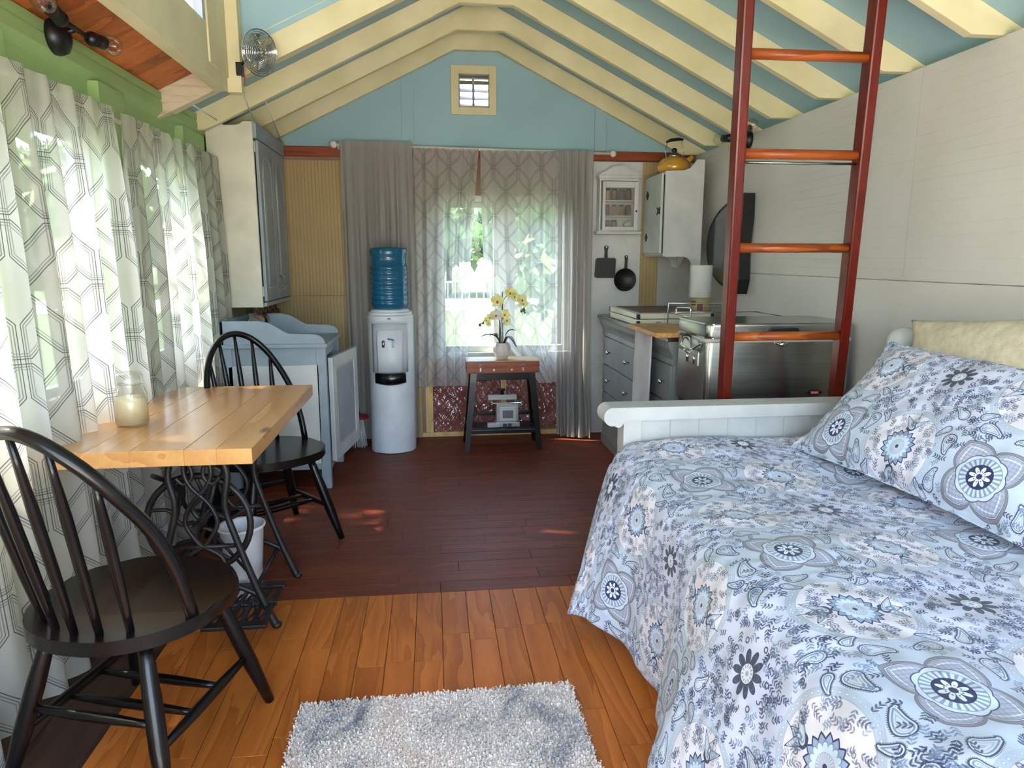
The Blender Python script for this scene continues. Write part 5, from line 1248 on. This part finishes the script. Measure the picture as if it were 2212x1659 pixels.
uvn = N.new('ShaderNodeUVMap'); im = N.new('ShaderNodeTexImage'); im.image = QIMG; L.new(uvn.outputs[0], im.inputs[0]); L.new(im.outputs[0], P.inputs['Base Color'])
P.inputs['Sheen Weight'].default_value = .15
vo = N.new('ShaderNodeTexVoronoi'); vo.inputs['Scale'].default_value = 9; vo.feature = 'SMOOTH_F1'; L.new(uvn.outputs[0], vo.inputs['Vector'])
bp = N.new('ShaderNodeBump'); bp.invert = True; bp.inputs['Strength'].default_value = .9; bp.inputs['Distance'].default_value = .02; L.new(vo.outputs['Distance'], bp.inputs['Height']); L.new(bp.outputs[0], P.inputs['Normal'])
TEAL = mat('teal_quilt_backing', (98, 122, 136), .8)
TILE = .58

# ================================================================ DAYBED
bd = thing('daybed', 'white daybed with rolled grooved end board', 'bed', (1.3, 1.2, 0))
bY0, bY1 = 2.60, 2.69
bm = B(); prof = [(XR-.03, .725), (XR-.03, .775), (.70, .775)]+arc(.690, .738, .038, 95, 262, 10)+arc(.712, .712, .018, 200, 340, 4)+[(.735, .725)]
prism(bm, prof, 'y', bY0-.012, bY1+.02, bev=.003); obj('top_rail', bm, WHITE, bd)
for x in (.735, 1.86): obj('post', bx(x, x+.075, bY0, bY1, 0, .726, .004), WHITE, bd)
x = .81
while x < 1.86:
    obj('board', bx(x+.0002, min(x+.1193, 1.86), bY0+.012, bY1-.02, .16, .726, .002, seg=1), WHITE, bd); x += .1195
obj('bottom_rail', bx(.81, 1.86, bY0+.005, bY1-.005, .10, .165, .004), WHITE, bd)
bm = B(); rod(bm, (1.885, -.35, .975), (1.885, 2.52, .975), .045, seg=20); obj('back_rail', bm, WHITE, bd)
bm = B(); ball(bm, (1.860, 2.57, 1.022), .060, (1.05, .9, .95), 18); obj('finial', bm, WHITE, bd)
obj('back_board', bx(1.87, 1.90, -.3, 2.60, .25, .96, .003), WHITE, bd)
obj('front_rail', bx(.735, .765, -.3, 2.60, .22, .36, .004), WHITE, bd)
obj('slat_deck', bx(.765, 1.87, -.3, 2.60, .30, .33), RAW, bd)
o = obj('mattress', bx(.75, 1.86, -.3, 2.56, .335, .565, .04), WHITE, None, (1.3, 1.1, .335)); tag(o, 'thick white mattress under the paisley quilt', 'mattress')

# quilt: over the mattress, rounded edge, flared folds to the floor
SIDE = [(-.4, .10), (.6, .10), (.9, .14), (1.15, .17), (1.35, .20), (1.52, .18), (1.66, .11), (1.80, .06), (1.95, .06), (2.10, .10), (2.22, .165), (2.33, .215), (2.45, .23), (2.6, .22)]
sy_, sx_ = [a for a, b in SIDE], [b for a, b in SIDE]
def side(y): return float(np.interp(y, sy_, sx_))
top_len, drop = 1.13, .50
def quilt(u, v):
    y = 2.575-2.85*v
    s = u*(top_len+.14+drop)
    n1 = noise.noise(Vector((s*2.2, y*2.2, 5))); n2 = noise.noise(Vector((s*6, y*6, 9)))
    n3 = noise.noise(Vector((s*3+y*4, y*9-s*4, 2))); crown = .612+.018*n1+.009*n2+.006*n3
    crown += .040*max(0, min(1, (y-2.05)/.45))
    if s < top_len:
        t = s/top_len
        z = crown-.02*max(0, t-.7)*3; x = 1.865-t*(1.865-.80)
        return (x, y, z)
    a0 = .612+.018*noise.noise(Vector((top_len*2.2, y*2.2, 5)))-.018+.040*max(0, min(1, (y-2.05)/.45))
    flare = side(y)
    if s < top_len+.14:
        t = (s-top_len)/.14; an = t*math.pi/2
        return (.80-.10*math.sin(an)-flare*.10*t, y-.02*t*(v < .1), a0-.085*(1-math.cos(an)))
    t = (s-top_len-.14)/drop
    hemz = .075+.02*math.sin(y*9)
    z = a0-.085+(hemz-(a0-.085))*t
    f = flare*(.10+.90*t**.85)
    x = .70-f-.010*math.sin(y*26+1)*t
    yy = y-.22*t*max(0, (y-2.15)/.42)**1.3
    yy += .012*math.sin(s*9)*t
    return (x, yy, z)
bm = B(); sheet(bm, quilt, 150, 230, lambda u, v: (u*(top_len+.14+drop)/TILE+.22, v*2.85/TILE+.30))
q_ = obj('quilt', bm, [QM, TEAL], None, (1.2, 1.2, .1)); m = q_.modifiers.new('thickness', 'SOLIDIFY'); m.thickness = .016; m.offset = -1; m.material_offset = 1; m.material_offset_rim = 1
tag(q_, 'blue white paisley medallion quilt spread over the daybed', 'quilt')

def pillow(name, label, cat, c, ex, ey, w, h, th, m, tile=None, flange=0, off=(0, 0), piping=None, n=44):
    """c centre; ex,ey unit axes of the pillow face; w,h full size; th thickness"""
    ex, ey = Vector(ex).normalized(), Vector(ey); ey = (ey-ex*ey.dot(ex)).normalized(); nz = ex.cross(ey); c = Vector(c)
    def f(sgn):
        def g(u, v):
            a, b = u*2-1, v*2-1
            pin = 1-.10*(1-abs(b)**2)*(abs(a)**6); pin2 = 1-.09*(1-abs(a)**2)*(abs(b)**6)
            fl = 1-flange
            ia, ib = min(1, abs(a)/fl), min(1, abs(b)/fl)
            t = (max(0, 1-ia**2.6)*max(0, 1-ib**2.6))**.55
            k = noise.noise(Vector((a*2.2, b*2.2, sgn*3)))*.10+noise.noise(Vector((a*7, b*7, sgn*5)))*.03
            p = c+ex*(a*w/2*pin)+ey*(b*h/2*pin2)+nz*(sgn*(th/2*t*(1+k)+.002)+.012*noise.noise(Vector((a*5, b*5, 1)))*(1-t))
            return tuple(p)
        return g
    bm = B()
    uvf = (lambda u, v: (u*w/tile+off[0], v*h/tile+off[1])) if tile else None
    for s in (1, -1): sheet(bm, f(s), n, n, uvf)
    bmesh.ops.remove_doubles(bm, verts=bm.verts, dist=.0045)
    o = obj(name, bm, m, None, tuple(c)); return tag(o, label, cat)
A1, A2 = Vector((1.36, 2.46, .665)), Vector((1.72, 2.42, 1.010)); B1 = Vector((1.47, 1.50, .655))
ex = (B1-A1).normalized(); ey = (A2-A1)
cen = A1+ex*.52+ey*.5
pillow('pillow_sham', 'large paisley pillow sham leaning on the cream pillow', 'pillow', cen+Vector((.0, 0, .0)), ex, ey, 1.08, .57, .21, QM, TILE, .06, (.62, .80))
pillow('cream_pillow', 'cream knitted pillow standing against the white wall', 'pillow', (1.79, 1.95, .955), (0, 1, -.13), (.10, 0, 1), .98, .46, .14, mat('cream_knit', (214, 202, 176), .9, col2=(196, 182, 154), scale=40, bump=.7, bscale=160))

# ================================================================ RUG
RUGM, nt, N, L, P = newmat('shag_rug'); P.inputs['Roughness'].default_value = .95
tc = N.new('ShaderNodeTexCoord'); n1 = N.new('ShaderNodeTexNoise'); n1.inputs['Scale'].default_value = 3.2; n1.inputs['Detail'].default_value = 6; n1.inputs['Distortion'].default_value = 1.2; L.new(tc.outputs['Object'], n1.inputs['Vector'])
cr = N.new('ShaderNodeValToRGB'); E = cr.color_ramp.elements; E[0].position = .33; E[0].color = srgb((150, 148, 158)); E[1].position = .62; E[1].color = srgb((228, 208, 198))
e = cr.color_ramp.elements.new(.42); e.color = srgb((216, 204, 198)); e = cr.color_ramp.elements.new(.5); e.color = srgb((238, 224, 216)); L.new(n1.outputs[0], cr.inputs[0]); L.new(cr.outputs[0], P.inputs['Base Color'])
rg = thing('rug', 'light grey mottled shag rug on the orange floor', 'rug', (0, 1.4, 0), R(1.4))
bm = B()
ux, uy = .415, .62
def rf(u, v):
    a, b = (u*2-1), (v*2-1); e = min((1-abs(a))*ux, (1-abs(b))*uy)
    z = .004+.016*min(1, e/.012)+(.006*noise.noise(Vector((a*60, b*90, 0)))+.004*noise.noise(Vector((a*130, b*190, 3))))*min(1, e/.01+.2)
    return (a*ux+.003*noise.noise(Vector((b*60, a*5, 7)))*(abs(a) > .97), b*uy+.004*noise.noise(Vector((a*60, b*5, 9)))*(abs(b) > .97), max(.001, z))
sheet(bm, rf, 150, 200); base = obj('backing', bm, RUGM, rg, local=True)
# pile: short leaning tufts, one joined mesh
bm = B(); q = random.Random(5)
for _ in range(26000):
    a, b = q.uniform(-ux, ux), uy-q.random()**1.0*uy*1.25
    an = q.uniform(0, 6.28); l = q.uniform(.010, .019); h = q.uniform(.010, .017); w = .0028
    dx, dy = math.cos(an)*l, math.sin(an)*l; nx, ny = -math.sin(an)*w, math.cos(an)*w
    p = [(a-nx, b-ny, .012), (a+nx, b+ny, .012), (a+nx*.8+dx*.6, b+ny*.8+dy*.6, .012+h), (a-nx*.8+dx*.6, b-ny*.8+dy*.6, .012+h), (a+dx, b+dy, .012+h*.9)]
    V = [bm.verts.new(t) for t in p]; bm.faces.new(V[:4]); bm.faces.new((V[3], V[2], V[4]))
obj('pile', bm, RUGM, rg, local=True, kind='stuff')
rg.location = (.005, 1.345, 0)
bpy.context.view_layer.update()
